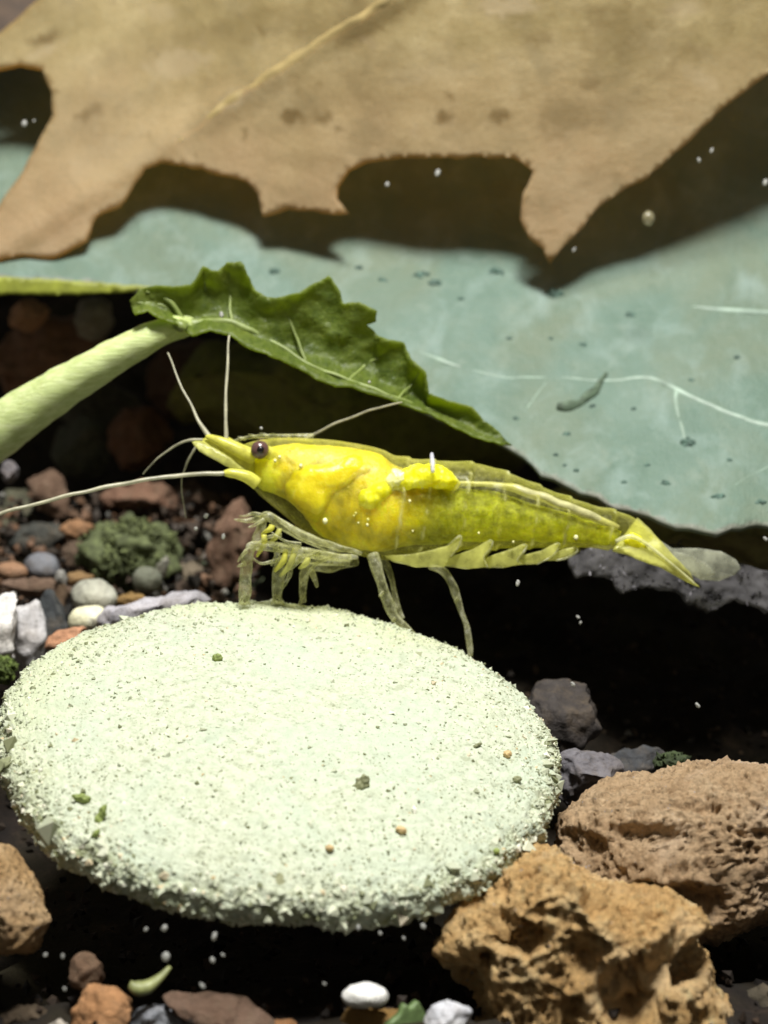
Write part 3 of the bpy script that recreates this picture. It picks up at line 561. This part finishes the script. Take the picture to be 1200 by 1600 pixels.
low = np.where(de < 22)[0]; k = low[RNG.integers(0, len(low), 260)]; chips('flakes', VV[k]-FWD*.01+RNG.normal(0, .025, (260, 3)), RNG.uniform(.012, .036, 260), island_mat('flake', [(0, (.03, .03, .032)), (.7, (.09, .085, .095)), (1, (.26, .25, .28))], .8, 20, .1), mat_r, 2.5)
# small plant bits
t_sh = plain_mat('shoot', (.25, .27, .10), .5, .4, 8)
tag(tube('plant_shoot', [(200, 1538, -6.4), (212, 1543, -6.4), (230, 1541, -6.35), (248, 1528, -6.3), (264, 1512, -6.2)], [5, 10, 10, 7, 4], t_sh, None, 10, 6, .05), 'curved pale green shoot lying on the dark soil', 'plant bit')
tag(sheet('leaf_scrap', rough_poly([(606, 1602), (625, 1588), (634, 1570), (641, 1577), (655, 1565), (662, 1578), (668, 1590), (664, 1612), (640, 1625), (610, 1622)], 2, 6, 6), lambda x, y: -6.5+(x-640)*.004, .10, plain_mat('scrap', (.18, .27, .10), .5, .4, 6, transl=.2), step=5), 'torn green leaf scrap beside the pale blue-white stone', 'leaf scrap')
dgs = lambda x, y: float(d_green(np.array(float(x)), np.array(float(y))))-.06
tag(tube('algae_strand', [(872, 634, dgs(872, 634)), (888, 636, dgs(888, 636)), (912, 625, dgs(912, 625)), (932, 606, dgs(932, 606)), (945, 582, dgs(945, 582))], [5, 8, 7, 6, 3], plain_mat('strand', (.075, .115, .070), .7, .5, 8), None, 10, 6, .08, .4), 'curved dark green strand lying on the pale leaf', 'algae strand')
tag(tube('lint_fibre', [(675, 708, -.25), (676, 722, -.42), (677, 738, -.5)], [2.5, 4, 3.2], plain_mat('lint', (.62, .62, .72), .5, .3, 9, trans=.45), None, 10, 5, .03), 'short white fibre standing on the shrimp back', 'fibre')

# ================================================================ WHITE SPECKS in the water
M_speck = plain_mat('speck', (.50, .50, .47), .5, .6, 9, trans=.3)
specks = [(809, 911, 6, -.8, 'round white speck floating below the shrimp belly'), (903, 964, 4, .3, 'upper of two tiny specks in the dark below the tail'), (907, 973, 4, .3, 'lower of two tiny specks in the dark below the tail'),
 (38, 193, 7, 4.4, 'pale round speck in the dark notch at the upper left'), (53, 189, 3, 4.4, 'tiny speck right beside the pale one in the upper left notch'), (605, 288, 5, 4.0, 'white speck at the left in the middle leaf notch'), (684, 270, 6, 4.0, 'greyish speck near the top of the middle leaf notch'),
 (1090, 1102, 5, -1, 'white speck in the dark above the smoother brown rock'), (895, 1069, 5, -1, 'faint speck in the dark right of the disc'), (306, 826, 5, .5, 'white speck in the dark left of the front legs'), (322, 806, 5, .5, 'drifting flake under the shrimp head'), (349, 838, 5, .2, 'white speck close to the raised front leg'),
 (257, 1450, 7, -6.5, 'upper of two white grains under the disc front'), (259, 1495, 9, -6.7, 'lower and larger of two white grains under the disc front'), (335, 1463, 8, -6.5, 'oblong white grain hanging below the disc front'), (332, 1500, 5, -6.7, 'small white grain under the oblong one'), (348, 1492, 4, -6.7, 'tiny grain to the right under the oblong one'),
 (408, 669, 4, -.3, 'white speck just above the shrimp eye'), (316, 1540, 6, -7.1, 'pale grain on the soil right of the curved shoot'), (71, 1492, 5, -6.8, 'left of two grains beneath the tan rock'), (98, 1494, 5, -6.8, 'right of two grains beneath the tan rock'), (228, 1452, 4, -6.5, 'faint grain left of the upper white grain'),
 (560, 1449, 6, -6.5, 'white crumb just below the lowest disc edge'), (661, 1447, 5, -6.1, 'faint grain left of the pitted rock'), (594, 1458, 5, -6.3, 'faint grain right of the white crumb'), (631, 1466, 4, -6.3, 'faint grain midway between disc and pitted rock'), (1092, 250, 5, 3.6, 'bright speck in the shade right of the leaf tip'), (1112, 235, 4, 3.6, 'dull speck beside the bright one in the leaf shade'),
 (1196, 285, 6, 3.6, 'pale speck at the right edge in the leaf shade'), (897, 390, 4, 4.2, 'pale speck next to the pointed leaf tip'), (346, 492, 5, .75, 'white speck on the curled leaf near its stalk'), (577, 597, 4, .7, 'white speck on the curled leaf near its middle'), (101, 1545, 5, -7.1, 'tiny white grain left of the orange-brown stone'), (507, 1537, 4, -6.9, 'faint grain left of the white oval pebble'), (1196, 842, 6, .2, 'white speck at the right edge under the pale leaf')]
for k, (x, y, r, d, lab) in enumerate(specks):
    tag(stone('white_speck', (x, y), d, r*.5*scale_at(d), M_speck, 3, .16, 2.5, rx=r*random.uniform(.45, .75), ry=r*random.uniform(.6, 1.05), rot=random.uniform(-1, 1), seed=k+300), lab, 'speck', 'white specks drifting in the water')
tag(stone('water_bubble', (1013, 341), 3.6, .10, plain_mat('bubble', (.30, .27, .16), .2, .4, 20, trans=.45), 3, .05, 2, rx=10, ry=12, seed=390), 'dull round bubble in the leaf shade right of the tip', 'bubble')

# ================================================================ SHRIMP
sh = empty('shrimp', P(580, 950, .3), 'translucent yellow shrimp with a dark eye standing on the pale disc', 'shrimp')
SD = .30
def loft(name, st, mat, ns=56, nr=150, expo=2.3, disp=None, color=None, dsh=0.0):
    st = np.array(st, float); n = len(st); t_ = np.linspace(0, n-1, nr); i = np.minimum(t_.astype(int), n-2); f = (t_-i)[:, None]
    g = lambda k: st[np.clip(k, 0, n-1)]
    p0, p1, p2, p3 = g(i-1), g(i), g(i+1), g(i+2)
    S = .5*((2*p1)+(-p0+p2)*f+(2*p0-5*p1+4*p2-p3)*f**2+(-p0+3*p1-3*p2+p3)*f**3)
    a = np.linspace(0, 2*np.pi, ns, endpoint=False); ca, sa = np.cos(a), np.sin(a)
    sy = np.sign(sa)*np.abs(sa)**(2/expo*1.0); sz = np.sign(ca)*np.abs(ca)**(2/expo)
    cx_ = (S[:, 0]+S[:, 2])/2; cy_ = (S[:, 1]+S[:, 3])/2; hx = (S[:, 0]-S[:, 2])/2; hy = (S[:, 1]-S[:, 3])/2
    PX = cx_[:, None]+hx[:, None]*sy; PY = cy_[:, None]+hy[:, None]*sy; DD = S[:, 4:5]/100*sz*(1-.12*np.maximum(sa, 0))
    V = P(PX, PY, SD+dsh+DD).reshape(-1, 3); idx = np.arange(nr*ns).reshape(nr, ns); nx = np.roll(idx, -1, 1)
    F = np.concatenate([np.stack([idx[:-1], nx[:-1], nx[1:]], -1).reshape(-1, 3), np.stack([idx[:-1], nx[1:], idx[1:]], -1).reshape(-1, 3)])
    c0, c1 = len(V), len(V)+1
    V = np.r_[V, [V[:ns].mean(0)], [V[(nr-1)*ns:nr*ns].mean(0)]]
    F = np.r_[F, np.stack([nx[0], idx[0], np.full(ns, c0)], -1), np.stack([idx[-1], nx[-1], np.full(ns, c1)], -1)]
    F = fix_out(V, F); N = vnormals(V, F)
    px = np.r_[PX.ravel(), cx_[0], cx_[-1]]; py = np.r_[PY.ravel(), cy_[0], cy_[-1]]
    if disp is not None: V = V+N*disp(px, py, V)[:, None]
    at = {'col': color(px, py, V)} if color is not None else None
    return mesh_obj(name, V, F, mat, sh, attrs=at)
body_st = [(372, 702, 369, 720, 7), (385, 693, 383, 744, 22), (405, 688, 400, 768, 34), (430, 685, 420, 786, 44), (470, 684, 447, 808, 54), (521, 688, 478, 834, 60), (560, 694, 515, 856, 64), (596, 702, 560, 868, 66), (622, 713, 598, 874, 64), (667, 719, 645, 864, 60), (730, 722, 706, 860, 56), (785, 735, 760, 858, 52), (850, 762, 822, 856, 45), (892, 778, 872, 856, 38), (930, 790, 910, 856, 32), (985, 806, 960, 858, 24), (1012, 828, 985, 868, 16), (1040, 856, 1015, 882, 8)]
SEG = [628, 668, 728, 786, 840, 890, 962]
def seg_ridge(px, py, V):
    xs = px+(py-790)*.16; r = np.zeros_like(px)
    for s in SEG: r += .030*smooth(-26, 0, xs-s)*(xs < s) + .030*np.exp(-((xs-s)/2.2)**2)*(xs >= s)
    return r + .008*fbm(V*3, 3)
t = NT('shell'); co = t.co(); lw = t.n('ShaderNodeLayerWeight'); lw.inputs[0].default_value = .35
scol = t.ramp(t.noise(co, 3.5, 5), [(.3, (.62, .62, .08)), (.7, (.84, .82, .26))])
bmp = t.bump(t.noise(co, 9, 5, .65), .35, .05)
dots = t.ramp(t.math('ADD', t.vor(co, 21), t.math('MULTIPLY', t.noise(co, 30, 3), .2)), [(.20, .5), (.34, 0)])
fac = t.math('ADD', t.math('ADD', t.math('MULTIPLY', lw.outputs['Facing'], .50), t.math('MULTIPLY', t.ramp(t.noise(co, 9, 6, .7), [(.38, 0), (.72, 1)]), .22)), t.math('MULTIPLY', dots, .45))
sl = t.n('ShaderNodeSeparateColor'); t.set(sl.inputs[0], t.attr('col', 'Color')); fac = t.math('ADD', fac, t.math('MULTIPLY', sl.outputs[0], .6)); scol = t.mix(t.math('MULTIPLY', sl.outputs[0], .8), scol, (.86, .86, .55))
M_shell = t.done(t.mixs(fac, t.transparent((.97, .97, .74)), t.mixs(.35, t.pbsdf(scol, .28, bmp, spec=.6, coat=.3), t.translucent(scol))))
def seg_line(px, py, V):
    xs = px+(py-790)*.16+4*fbm(np.c_[py/14.0, px*0, px*0], 3); r = np.zeros_like(px); nz = smooth(-.12, .28, fbm(V*4.5, 3))
    for s in SEG: r = np.maximum(r, np.exp(-((xs-s)/2.6)**2)*nz)
    dors = smooth(.0, .3, fbm(V*6+9, 3))*.35
    return np.c_[r, dors, r*0]
loft('body', body_st, M_shell, 72, 300, disp=seg_ridge, color=seg_line)
# flesh seen through the shell
def flesh_col(px, py, V):
    n1 = fbm(V*2.2, 4, .6)[:, None]; n2 = fbm(V*7+3, 3, .6)[:, None]
    gold = np.array([.78, .62, .018]); head = np.array([.86, .82, .06]); olive = np.array([.56, .60, .020]); brown_ = np.array([.34, .27, .04]); bright = np.array([.74, .76, .02])
    w = smooth(610, 720, px+(py-790)*.5)[:, None]; c = gold*(1-w)+olive*w
    wh = smooth(455, 420, px-(py-740)*.1)[:, None]; c = c*(1-wh)+head*wh
    wb = (np.exp(-((px-482)/38)**2-((py-719)/9)**2))[:, None]*.9; c = c*(1-wb)+brown_*wb
    wd = (smooth(785, 845, py)*smooth(470, 520, px)*smooth(640, 600, px))[:, None]*.35; c = c*(1-wd)+np.array([.60, .52, .012])*wd
    wl = (np.exp(-((py-834-4*np.sin(px/17))/13)**2)*smooth(640, 700, px))[:, None]*.8; c = c*(1-wl)+bright*wl
    wg = (smooth(780, 745, py)*smooth(440, 470, px)*smooth(560, 520, px))[:, None]*.4; c = c*(1-wg)+np.array([.64, .58, .05])*wg
    return np.clip(c*(1+.65*n1+.55*n2), .004, .95)
t = NT('flesh'); co = t.co(); fc = t.attr('col', 'Color')
sg = t.n('ShaderNodeSeparateXYZ'); t.set(sg.inputs[0], co); clear = t.ramp(t.math('ADD', t.math('MULTIPLY', sg.outputs[0], .2), t.math('MULTIPLY', t.noise(co, 2.2, 4, .6), .25)), [(.16, .08), (.38, .80)])
clear = t.math('MULTIPLY', clear, t.ramp(t.noise(co, 7, 5, .7), [(.3, .5), (.6, 1)]))
M_flesh = t.done(t.mixs(clear, t.pbsdf(fc, .35, t.bump(t.noise(co, 7, 5, .65), .6, .08), sss=1.0, rad=(1.0, .9, .12), spec=.5, scale=.45), t.transparent((.95, .95, .45))))
flesh_st = [(380, 702, 378, 728, 8), (392, 704, 390, 742, 16), (412, 700, 408, 764, 28), (436, 696, 430, 772, 36), (468, 694, 462, 792, 44), (515, 697, 492, 828, 50), (555, 702, 525, 848, 54), (592, 710, 562, 858, 55), (618, 726, 600, 862, 53), (660, 742, 646, 852, 48), (722, 762, 706, 848, 44), (780, 770, 764, 846, 40), (846, 791, 824, 846, 33), (890, 803, 872, 848, 27), (930, 815, 912, 850, 21), (972, 830, 958, 854, 13)]
loft('flesh', flesh_st, M_flesh, 56, 170, disp=lambda px, py, V: .035*fbm(V*2.5, 3), color=flesh_col, dsh=-.03)
def organ(name, poly, c, d, depth, mat, amp, freq, sub=5, seed=0):
    V, F = blob_verts(c, d, depth, sub, poly=poly, full=.8); F = fix_out(V, F); N = vnormals(V, F)
    V = V+N*(amp*(.55-worley(V*freq+seed))+amp*.5*fbm(V*freq, 3))[:, None]
    return mesh_obj(name, V, F, mat, sh)
t = NT('eggs'); co = t.co(); ec_ = t.ramp(t.noise(co, 5, 4), [(.3, (.82, .76, .006)), (.55, (.93, .90, .015)), (.8, (.95, .94, .30))])
M_egg = t.done(t.mixs(.2, t.pbsdf(ec_, .5, t.bump(t.vor(co, 9), .6, .05), sss=.8, rad=(.5, .5, .05), spec=.6, scale=.35), t.translucent(ec_)))
organ('egg_saddle', [(620, 742), (640, 728), (680, 727), (704, 736), (720, 754), (712, 765), (690, 763), (650, 766), (628, 769), (612, 760)], (662, 747), -.03, .40, M_egg, .07, 4.6)
organ('egg_saddle', [(556, 792), (562, 765), (584, 752), (606, 752), (612, 765), (602, 784), (585, 797), (568, 800)], (585, 775), -.13, .24, M_egg, .07, 3.8, seed=3)
M_golden = None
t = NT('golden_gland'); co = t.co(); gc = t.ramp(t.noise(co, 4, 5, .6), [(.3, (.70, .57, .010)), (.55, (.82, .70, .018)), (.75, (.88, .82, .10))])
M_golden = t.done(t.mixs(.15, t.pbsdf(gc, .35, t.bump(t.noise(co, 8, 4), .5, .06), sss=.9, rad=(.8, .7, .08), spec=.5, scale=.4), t.translucent(gc)))
organ('stomach', [(447, 760), (455, 735), (480, 724), (520, 716), (560, 712), (585, 728), (575, 748), (545, 762), (520, 790), (495, 815), (470, 800), (452, 782)], (505, 758), -.05, .26, M_golden, .08, 2.6)
organ('white_gland', [(604, 752), (614, 735), (632, 738), (638, 750), (630, 764), (612, 766)], (620, 750), -.18, .17, plain_mat('white_gland', (.84, .83, .36), .35, .25, 9, sss=.5), .08, 5)
M_pale_org = plain_mat('pale_tissue', (.70, .68, .35), .3, .3, 8, trans=.22, transl=.2)
tube('gut', [(716, 757, .1), (760, 757, .05), (800, 760, .02), (826, 768, .0), (860, 782, .0), (900, 797, .02), (940, 812, .08), (966, 826, .15)], [4, 4.5, 6, 7, 7.5, 7, 6, 3], M_pale_org, sh, 12, 6, .06)
# shell edges, one pale line per abdomen segment on the near side
M_edge = plain_mat('shell_edge', (.80, .80, .46), .25, .3, 10, trans=.55, spec=.7)
for k, (x, y, r) in enumerate([(556, 802, 3.5), (553, 806, 3), (575, 812, 4), (574, 820, 4), (560, 817, 2.5), (508, 814, 7), (640, 783, 4), (645, 830, 2.5), (748, 833, 3), (802, 847, 3), (900, 840, 6), (668, 757, 4), (660, 762, 3), (430, 720, 4), (437, 714, 4), (470, 728, 5)]):
    w_at = np.interp(x, [400, 450, 560, 640, 800, 900], [.33, .50, .63, .62, .50, .40])
    stone('glint_fleck', (x, y), SD-w_at*.95, .04, plain_mat('fleck', (.84, .82, .42), .25, .2, 15), 2, .08, 2, parent=sh, rx=r*.62, ry=r*.75, seed=k+500)
# eye
ev, ef = blob_verts((406, 703), -.12, .13, 4, rx=14.5, ry=14.5); ef = fix_out(ev, ef)
t = NT('eye'); co = t.co()
eye = mesh_obj('eye', ev, ef, t.done(t.pbsdf(t.ramp(t.vor(co, 60), [(0, (.060, .032, .028)), (.6, (.115, .060, .052))]), .22, None, spec=.5, coat=.4)), sh)
stone('pupil', (407, 703), -.215, .055, plain_mat('pupil', (.006, .005, .006), .15, .1, 9), 3, .01, 1, parent=eye, rx=6.5, ry=6.5)
ev2, _ = blob_verts((410, 697), .72, .12, 3, rx=12, ry=12); mesh_obj('eye', ev2, fix_out(ev2, ico(3)[1]), eye.data.materials[0], sh)
t = NT('clear_limb'); co = t.co(); lw = t.n('ShaderNodeLayerWeight'); lw.inputs[0].default_value = .45
cc = t.ramp(t.noise(co, 8, 5, .6), [(.3, (.44, .45, .20)), (.5, (.62, .62, .36)), (.72, (.86, .86, .68))])
fc_ = t.math('ADD', t.math('MULTIPLY', lw.outputs['Facing'], .55), t.math('MULTIPLY', t.ramp(t.noise(co, 8, 5, .7), [(.35, .1), (.7, 1)]), .38))
M_clear = t.done(t.mixs(fc_, t.transparent((.93, .93, .78)), t.mixs(.25, t.pbsdf(cc, .22, t.bump(t.noise(co, 14, 4), .4, .03), spec=.7), t.translucent(cc))))
M_yel = plain_mat('yellow_limb', (.84, .80, .14), .3, .35, 6, trans=.18, transl=.25, spec=.5)
tube('eye_stalk', [(428, 712, .1), (416, 706, -.02), (408, 703, -.08)], [12, 10, 9], M_yel, sh, 12, 5)
# rostrum and head blades
tube('rostrum', [(490, 684, SD), (455, 683, SD), (412, 681.5, SD), (385, 684, SD), (362, 690, SD), (340, 694, SD)], [7, 5, 3, 2.6, 2, .8], M_clear, sh, 8, 5)
for k, (x, y) in enumerate([(448, 681), (430, 680), (412, 679), (394, 681), (378, 685)]):
    tube('rostrum_tooth', [(x+6, y+2, SD), (x, y-1, SD), (x-7, y-2.5, SD)], [2, 1.6, .4], M_clear, sh, 6, 3)
def plate(name, poly, d0, th, mat, bulge=.08, tilt=0.0, step=5, parent=None):
    c = np.mean(np.array(poly), 0)
    return sheet(name, rough_poly(poly, .8, 5, 1), lambda x, y: d0+tilt*(x-c[0])/100+bulge*(((y-c[1])/30)**2), th, mat, parent or sh, step=step)
M_blade = plain_mat('head_blade', (.82, .81, .22), .3, .45, 5, trans=.42, transl=.25, spec=.6)
plate('antenna_scale', [(300, 691), (312, 688), (335, 700), (360, 716), (388, 740), (392, 752), (380, 747), (362, 733), (335, 718), (312, 704)], -.12, .04, M_blade, .10)
plate('antenna_scale', [(318, 686), (345, 694), (375, 706), (398, 722), (396, 742), (370, 726), (340, 706)], -.02, .05, M_yel, .10)
plate('antenna_scale', [(304, 690), (330, 682), (370, 690), (390, 700), (392, 724), (360, 712), (330, 700)], .55, .04, M_yel, .08)
tube('antennule_base', [(398, 716, .05), (372, 703, .0), (350, 692, -.02), (332, 685, 0), (322, 682, .02)], [13, 11, 8, 6, 3], M_yel, sh, 10, 5)
tube('antennule_base', [(398, 712, .5), (375, 702, .5), (356, 690, .48), (350, 683, .46)], [10, 9, 7, 4], M_yel, sh, 10, 5)
tube('antenna_base', [(402, 756, -.1), (388, 746, -.15), (372, 741, -.18), (358, 739, -.2), (350, 740, -.22)], [10, 10, 8, 7, 4], M_yel, sh, 10, 5)
M_ant = plain_mat('feeler', (.50, .48, .34), .35, .35, 5, trans=.28, spec=.6)
feel = [([(356, 739, -.2), (310, 741, -.3), (250, 746, -.5), (187, 757, -.6), (100, 776, -.8), (0, 803, -1.0), (-90, 836, -1.2)], [4.4, 4.2, 4.2, 4.0, 3.8, 3.6, 3.2]),
        ([(352, 686, .1), (352.5, 660, .15), (353, 620, .25), (355, 570, .4), (358, 525, .55)], [4.5, 3.6, 2.8, 2.4, 1.8]),
        ([(328, 684, .05), (312, 660, .1), (296, 628, .2), (278, 592, .35), (263, 552, .5)], [5, 3.4, 2.4, 1.9, 1.3]),
        ([(318, 687, 0), (296, 688, 0), (272, 697, .1), (250, 713, .2), (235, 727, .3), (224, 741, .4)], [3, 2.6, 2.2, 1.9, 1.5, 1]),
        ([(308, 696, .2), (298, 710, .25), (290, 728, .35), (285, 752, .5), (286, 780, .7), (291, 810, .9)], [3, 2.4, 2.0, 1.5, 1.2, .8]),
        ([(470, 690, .9), (490, 680, 1.0), (520, 664, .95), (560, 648, .9), (600, 636, .8), (628, 629, .75)], [2.6, 2.6, 2.5, 2.3, 2, 1.4])]
for p_, r_ in feel: tube('feeler', p_, [q*.8 for q in r_], M_ant, sh, 8, 8, .03)
# walking legs
legs = [([(548, 872, -.15), (500, 868, -.35), (450, 860, -.45), (395, 853, -.5), (388, 857, -.5)], [7, 8, 8, 8, 7], None),
        ([(395, 853, -.5), (387, 868, -.5), (383, 900, -.42), (382, 925, -.35), (381, 944, -.3)], [8, 11, 12, 11, 9], None),
        ([(530, 866, .05), (490, 846, -.15), (450, 826, -.25), (420, 808, -.3), (410, 815, -.3), (404, 840, -.3), (400, 856, -.32)], [7, 9, 10, 9, 8, 11, 9], None),
        ([(420, 808, -.3), (400, 812, -.3), (384, 815, -.3), (366, 811, -.3)], [6, 5, 4, 1.2], None),
        ([(545, 880, .1), (500, 876, -.1), (462, 872, -.2), (446, 878, -.25), (437, 895, -.2), (434, 918, -.1), (433, 943, -.05)], [6, 8, 9, 14, 13, 9, 7], None),
        ([(450, 878, -.28), (453, 892, -.3), (450, 905, -.28), (441, 918, -.2)], [4, 4, 4, 3], None),
        ([(560, 878, .3), (520, 886, .15), (488, 886, .08), (476, 896, .06), (472, 915, .05), (475, 942, .05)], [6, 8, 9, 9, 8, 5], None),
        ([(484, 888, .05), (490, 902, .0), (495, 918, .0)], [7, 5, 2.5], None),
        ([(583, 868, -.1), (588, 884, -.15), (597, 912, -.15), (607, 944, -.1), (616, 962, -.1), (630, 978, -.08), (645, 992, -.1)], [12, 11, 9.5, 9, 9, 7.5, 4.5], None),
        ([(600, 872, .35), (606, 888, .35), (614, 912, .3), (622, 945, .2), (630, 966, .15)], [8, 7, 6, 5, 4], None),
        ([(672, 884, .1), (694, 893, .05), (706, 912, .05), (712, 926, .05), (722, 958, .05), (732, 990, .0), (735, 1012, -.05), (735, 1024, -.08)], [5, 7, 7.5, 7, 6, 5.5, 6, 4], None)]
for p_, r_, _ in legs: tube('walking_leg', p_, [q*.84*(1.12 if i_ % 2 else .95) for i_, q in enumerate(r_)], M_clear, sh, 12, 7, .045)
fine = [[(382, 925, -.4), (376, 938, -.42), (372, 944, -.4)], [(382, 928, -.25), (388, 940, -.22), (391, 946, -.2)], [(433, 930, -.1), (427, 940, -.12), (424, 945, -.1)], [(434, 930, 0), (441, 941, 0), (444, 946, 0)], [(474, 930, .1), (470, 940, .1), (467, 946, .1)],
        [(384, 860, -.55), (376, 870, -.6), (371, 878, -.6)], [(383, 880, -.5), (374, 884, -.55), (370, 886, -.55)], [(410, 806, -.35), (396, 802, -.4), (384, 806, -.45), (374, 806, -.45)], [(412, 812, -.38), (398, 820, -.42), (388, 824, -.45)], [(446, 872, -.45), (424, 878, -.5), (408, 880, -.5), (396, 872, -.55)], [(440, 836, -.5), (420, 840, -.55), (406, 848, -.55), (396, 858, -.55)], [(470, 850, -.55), (446, 846, -.6), (424, 832, -.6)],
        [(500, 862, -.5), (470, 874, -.5), (452, 886, -.48), (444, 900, -.42)], [(520, 870, -.4), (496, 880, -.42), (480, 896, -.35), (470, 912, -.25)], [(645, 990, -.1), (652, 996, -.1), (655, 1000, -.12)], [(735, 1022, -.08), (731, 1030, -.08)], [(600, 925, -.2), (592, 932, -.22)], [(618, 965, -.15), (612, 972, -.16)], [(716, 935, 0), (710, 941, 0)]]
for p_ in fine: tube('leg_bristle', p_, list(np.linspace(3.6, 1.0, len(p_))), M_clear, sh, 6, 5, .02)
for k, (p_, r_) in enumerate([([(566, 866, -.3), (520, 852, -.4), (480, 838, -.45), (450, 822, -.45), (428, 806, -.4)], [3, 5, 6, 5, 3]), ([(560, 872, -.3), (520, 868, -.45), (480, 862, -.5), (440, 856, -.55), (416, 850, -.5)], [3, 6, 7, 6, 3])]):
    tube('mouth_limb', p_, r_, M_clear, sh, 10, 6, .05, .6)
for k, (a_, b_) in enumerate([((446, 860), (430, 893)), ((462, 858), (438, 900)), ((430, 856), (425, 884)), ((414, 838), (402, 868)), ((436, 826), (420, 852)), ((470, 862), (452, 888)), ((424, 820), (408, 836)), ((482, 872), (466, 886))]):
    tube('mouth_limb', [(a_[0], a_[1], -.5), ((a_[0]+b_[0])/2+5, (a_[1]+b_[1])/2, -.5), (b_[0], b_[1], -.4)], [4.5, 5, 2], (M_yel, M_blade, M_clear)[k % 3], sh, 8, 5, .05)
# swimmerets
M_plp = plain_mat('swimmeret', (.80, .80, .22), .3, .5, 5, trans=.56, transl=.25, spec=.6)
pl = [[(600, 868), (640, 866), (664, 862), (700, 852), (716, 838), (720, 842), (714, 858), (704, 870), (694, 886), (650, 886), (612, 877)], [(690, 884), (708, 868), (738, 858), (764, 843), (769, 846), (766, 858), (756, 870), (762, 886), (730, 890)], [(750, 887), (762, 870), (790, 860), (816, 850), (823, 853), (815, 866), (808, 876), (815, 882), (785, 888)], [(805, 883), (818, 868), (845, 860), (868, 848), (874, 851), (868, 864), (858, 872), (838, 882)], [(850, 876), (862, 866), (880, 858), (898, 854), (902, 862), (885, 872), (868, 876)]]
for k, p_ in enumerate(pl):
    plate('swimmeret', p_, -.16+k*.05, .03, M_plp, .05, -.10, 4); tube('swimmeret_rim', [(x, y, -.2+k*.05) for x, y in p_[3:8]], [.8, 1.6, 1.8, 1.4, .8], M_clear, sh, 6, 4, .02); plate('swimmeret', [(x+5, y-1) for x, y in p_], .62-k*.05, .05, M_plp, .05, .1, 5)
# tail fan
plate('telson', [(958, 858), (972, 840), (996, 809), (1018, 829), (1042, 856), (1066, 882), (1080, 899), (1084, 908), (1076, 911), (1060, 902), (1030, 886), (990, 870)], .12, .08, M_blade, .12, .05)
plate('tail_blade', [(965, 856), (990, 848), (1030, 866), (1062, 890), (1093, 918), (1074, 910), (1034, 888), (992, 872)], .0, .04, M_blade, .08, .05)
M_glass = plain_mat('clear_fan', (.62, .64, .50), .22, .7, 3, trans=.55, transl=.2, spec=.7)
plate('tail_blade', [(1020, 838), (1050, 856), (1088, 856), (1126, 862), (1150, 874), (1158, 887), (1148, 898), (1124, 908), (1096, 906), (1060, 884)], .6, .04, M_glass, .05, .05)
plate('tail_blade', [(1010, 840), (1045, 858), (1080, 868), (1106, 882), (1118, 898), (1096, 906), (1060, 886)], .45, .04, M_glass, .05, .05)
tube('tail_rib', [(962, 846, -.02), (985, 838, -.02), (1010, 850, -.02), (1050, 882, .0), (1086, 912, .05)], [3, 4, 3, 2.5, 1.5], M_edge, sh, 8, 5)
organ('tail_gland', [(975, 846), (985, 830), (1000, 836), (1012, 852), (1000, 864), (984, 860)], (993, 848), .10, .07, M_egg, .04, 5)
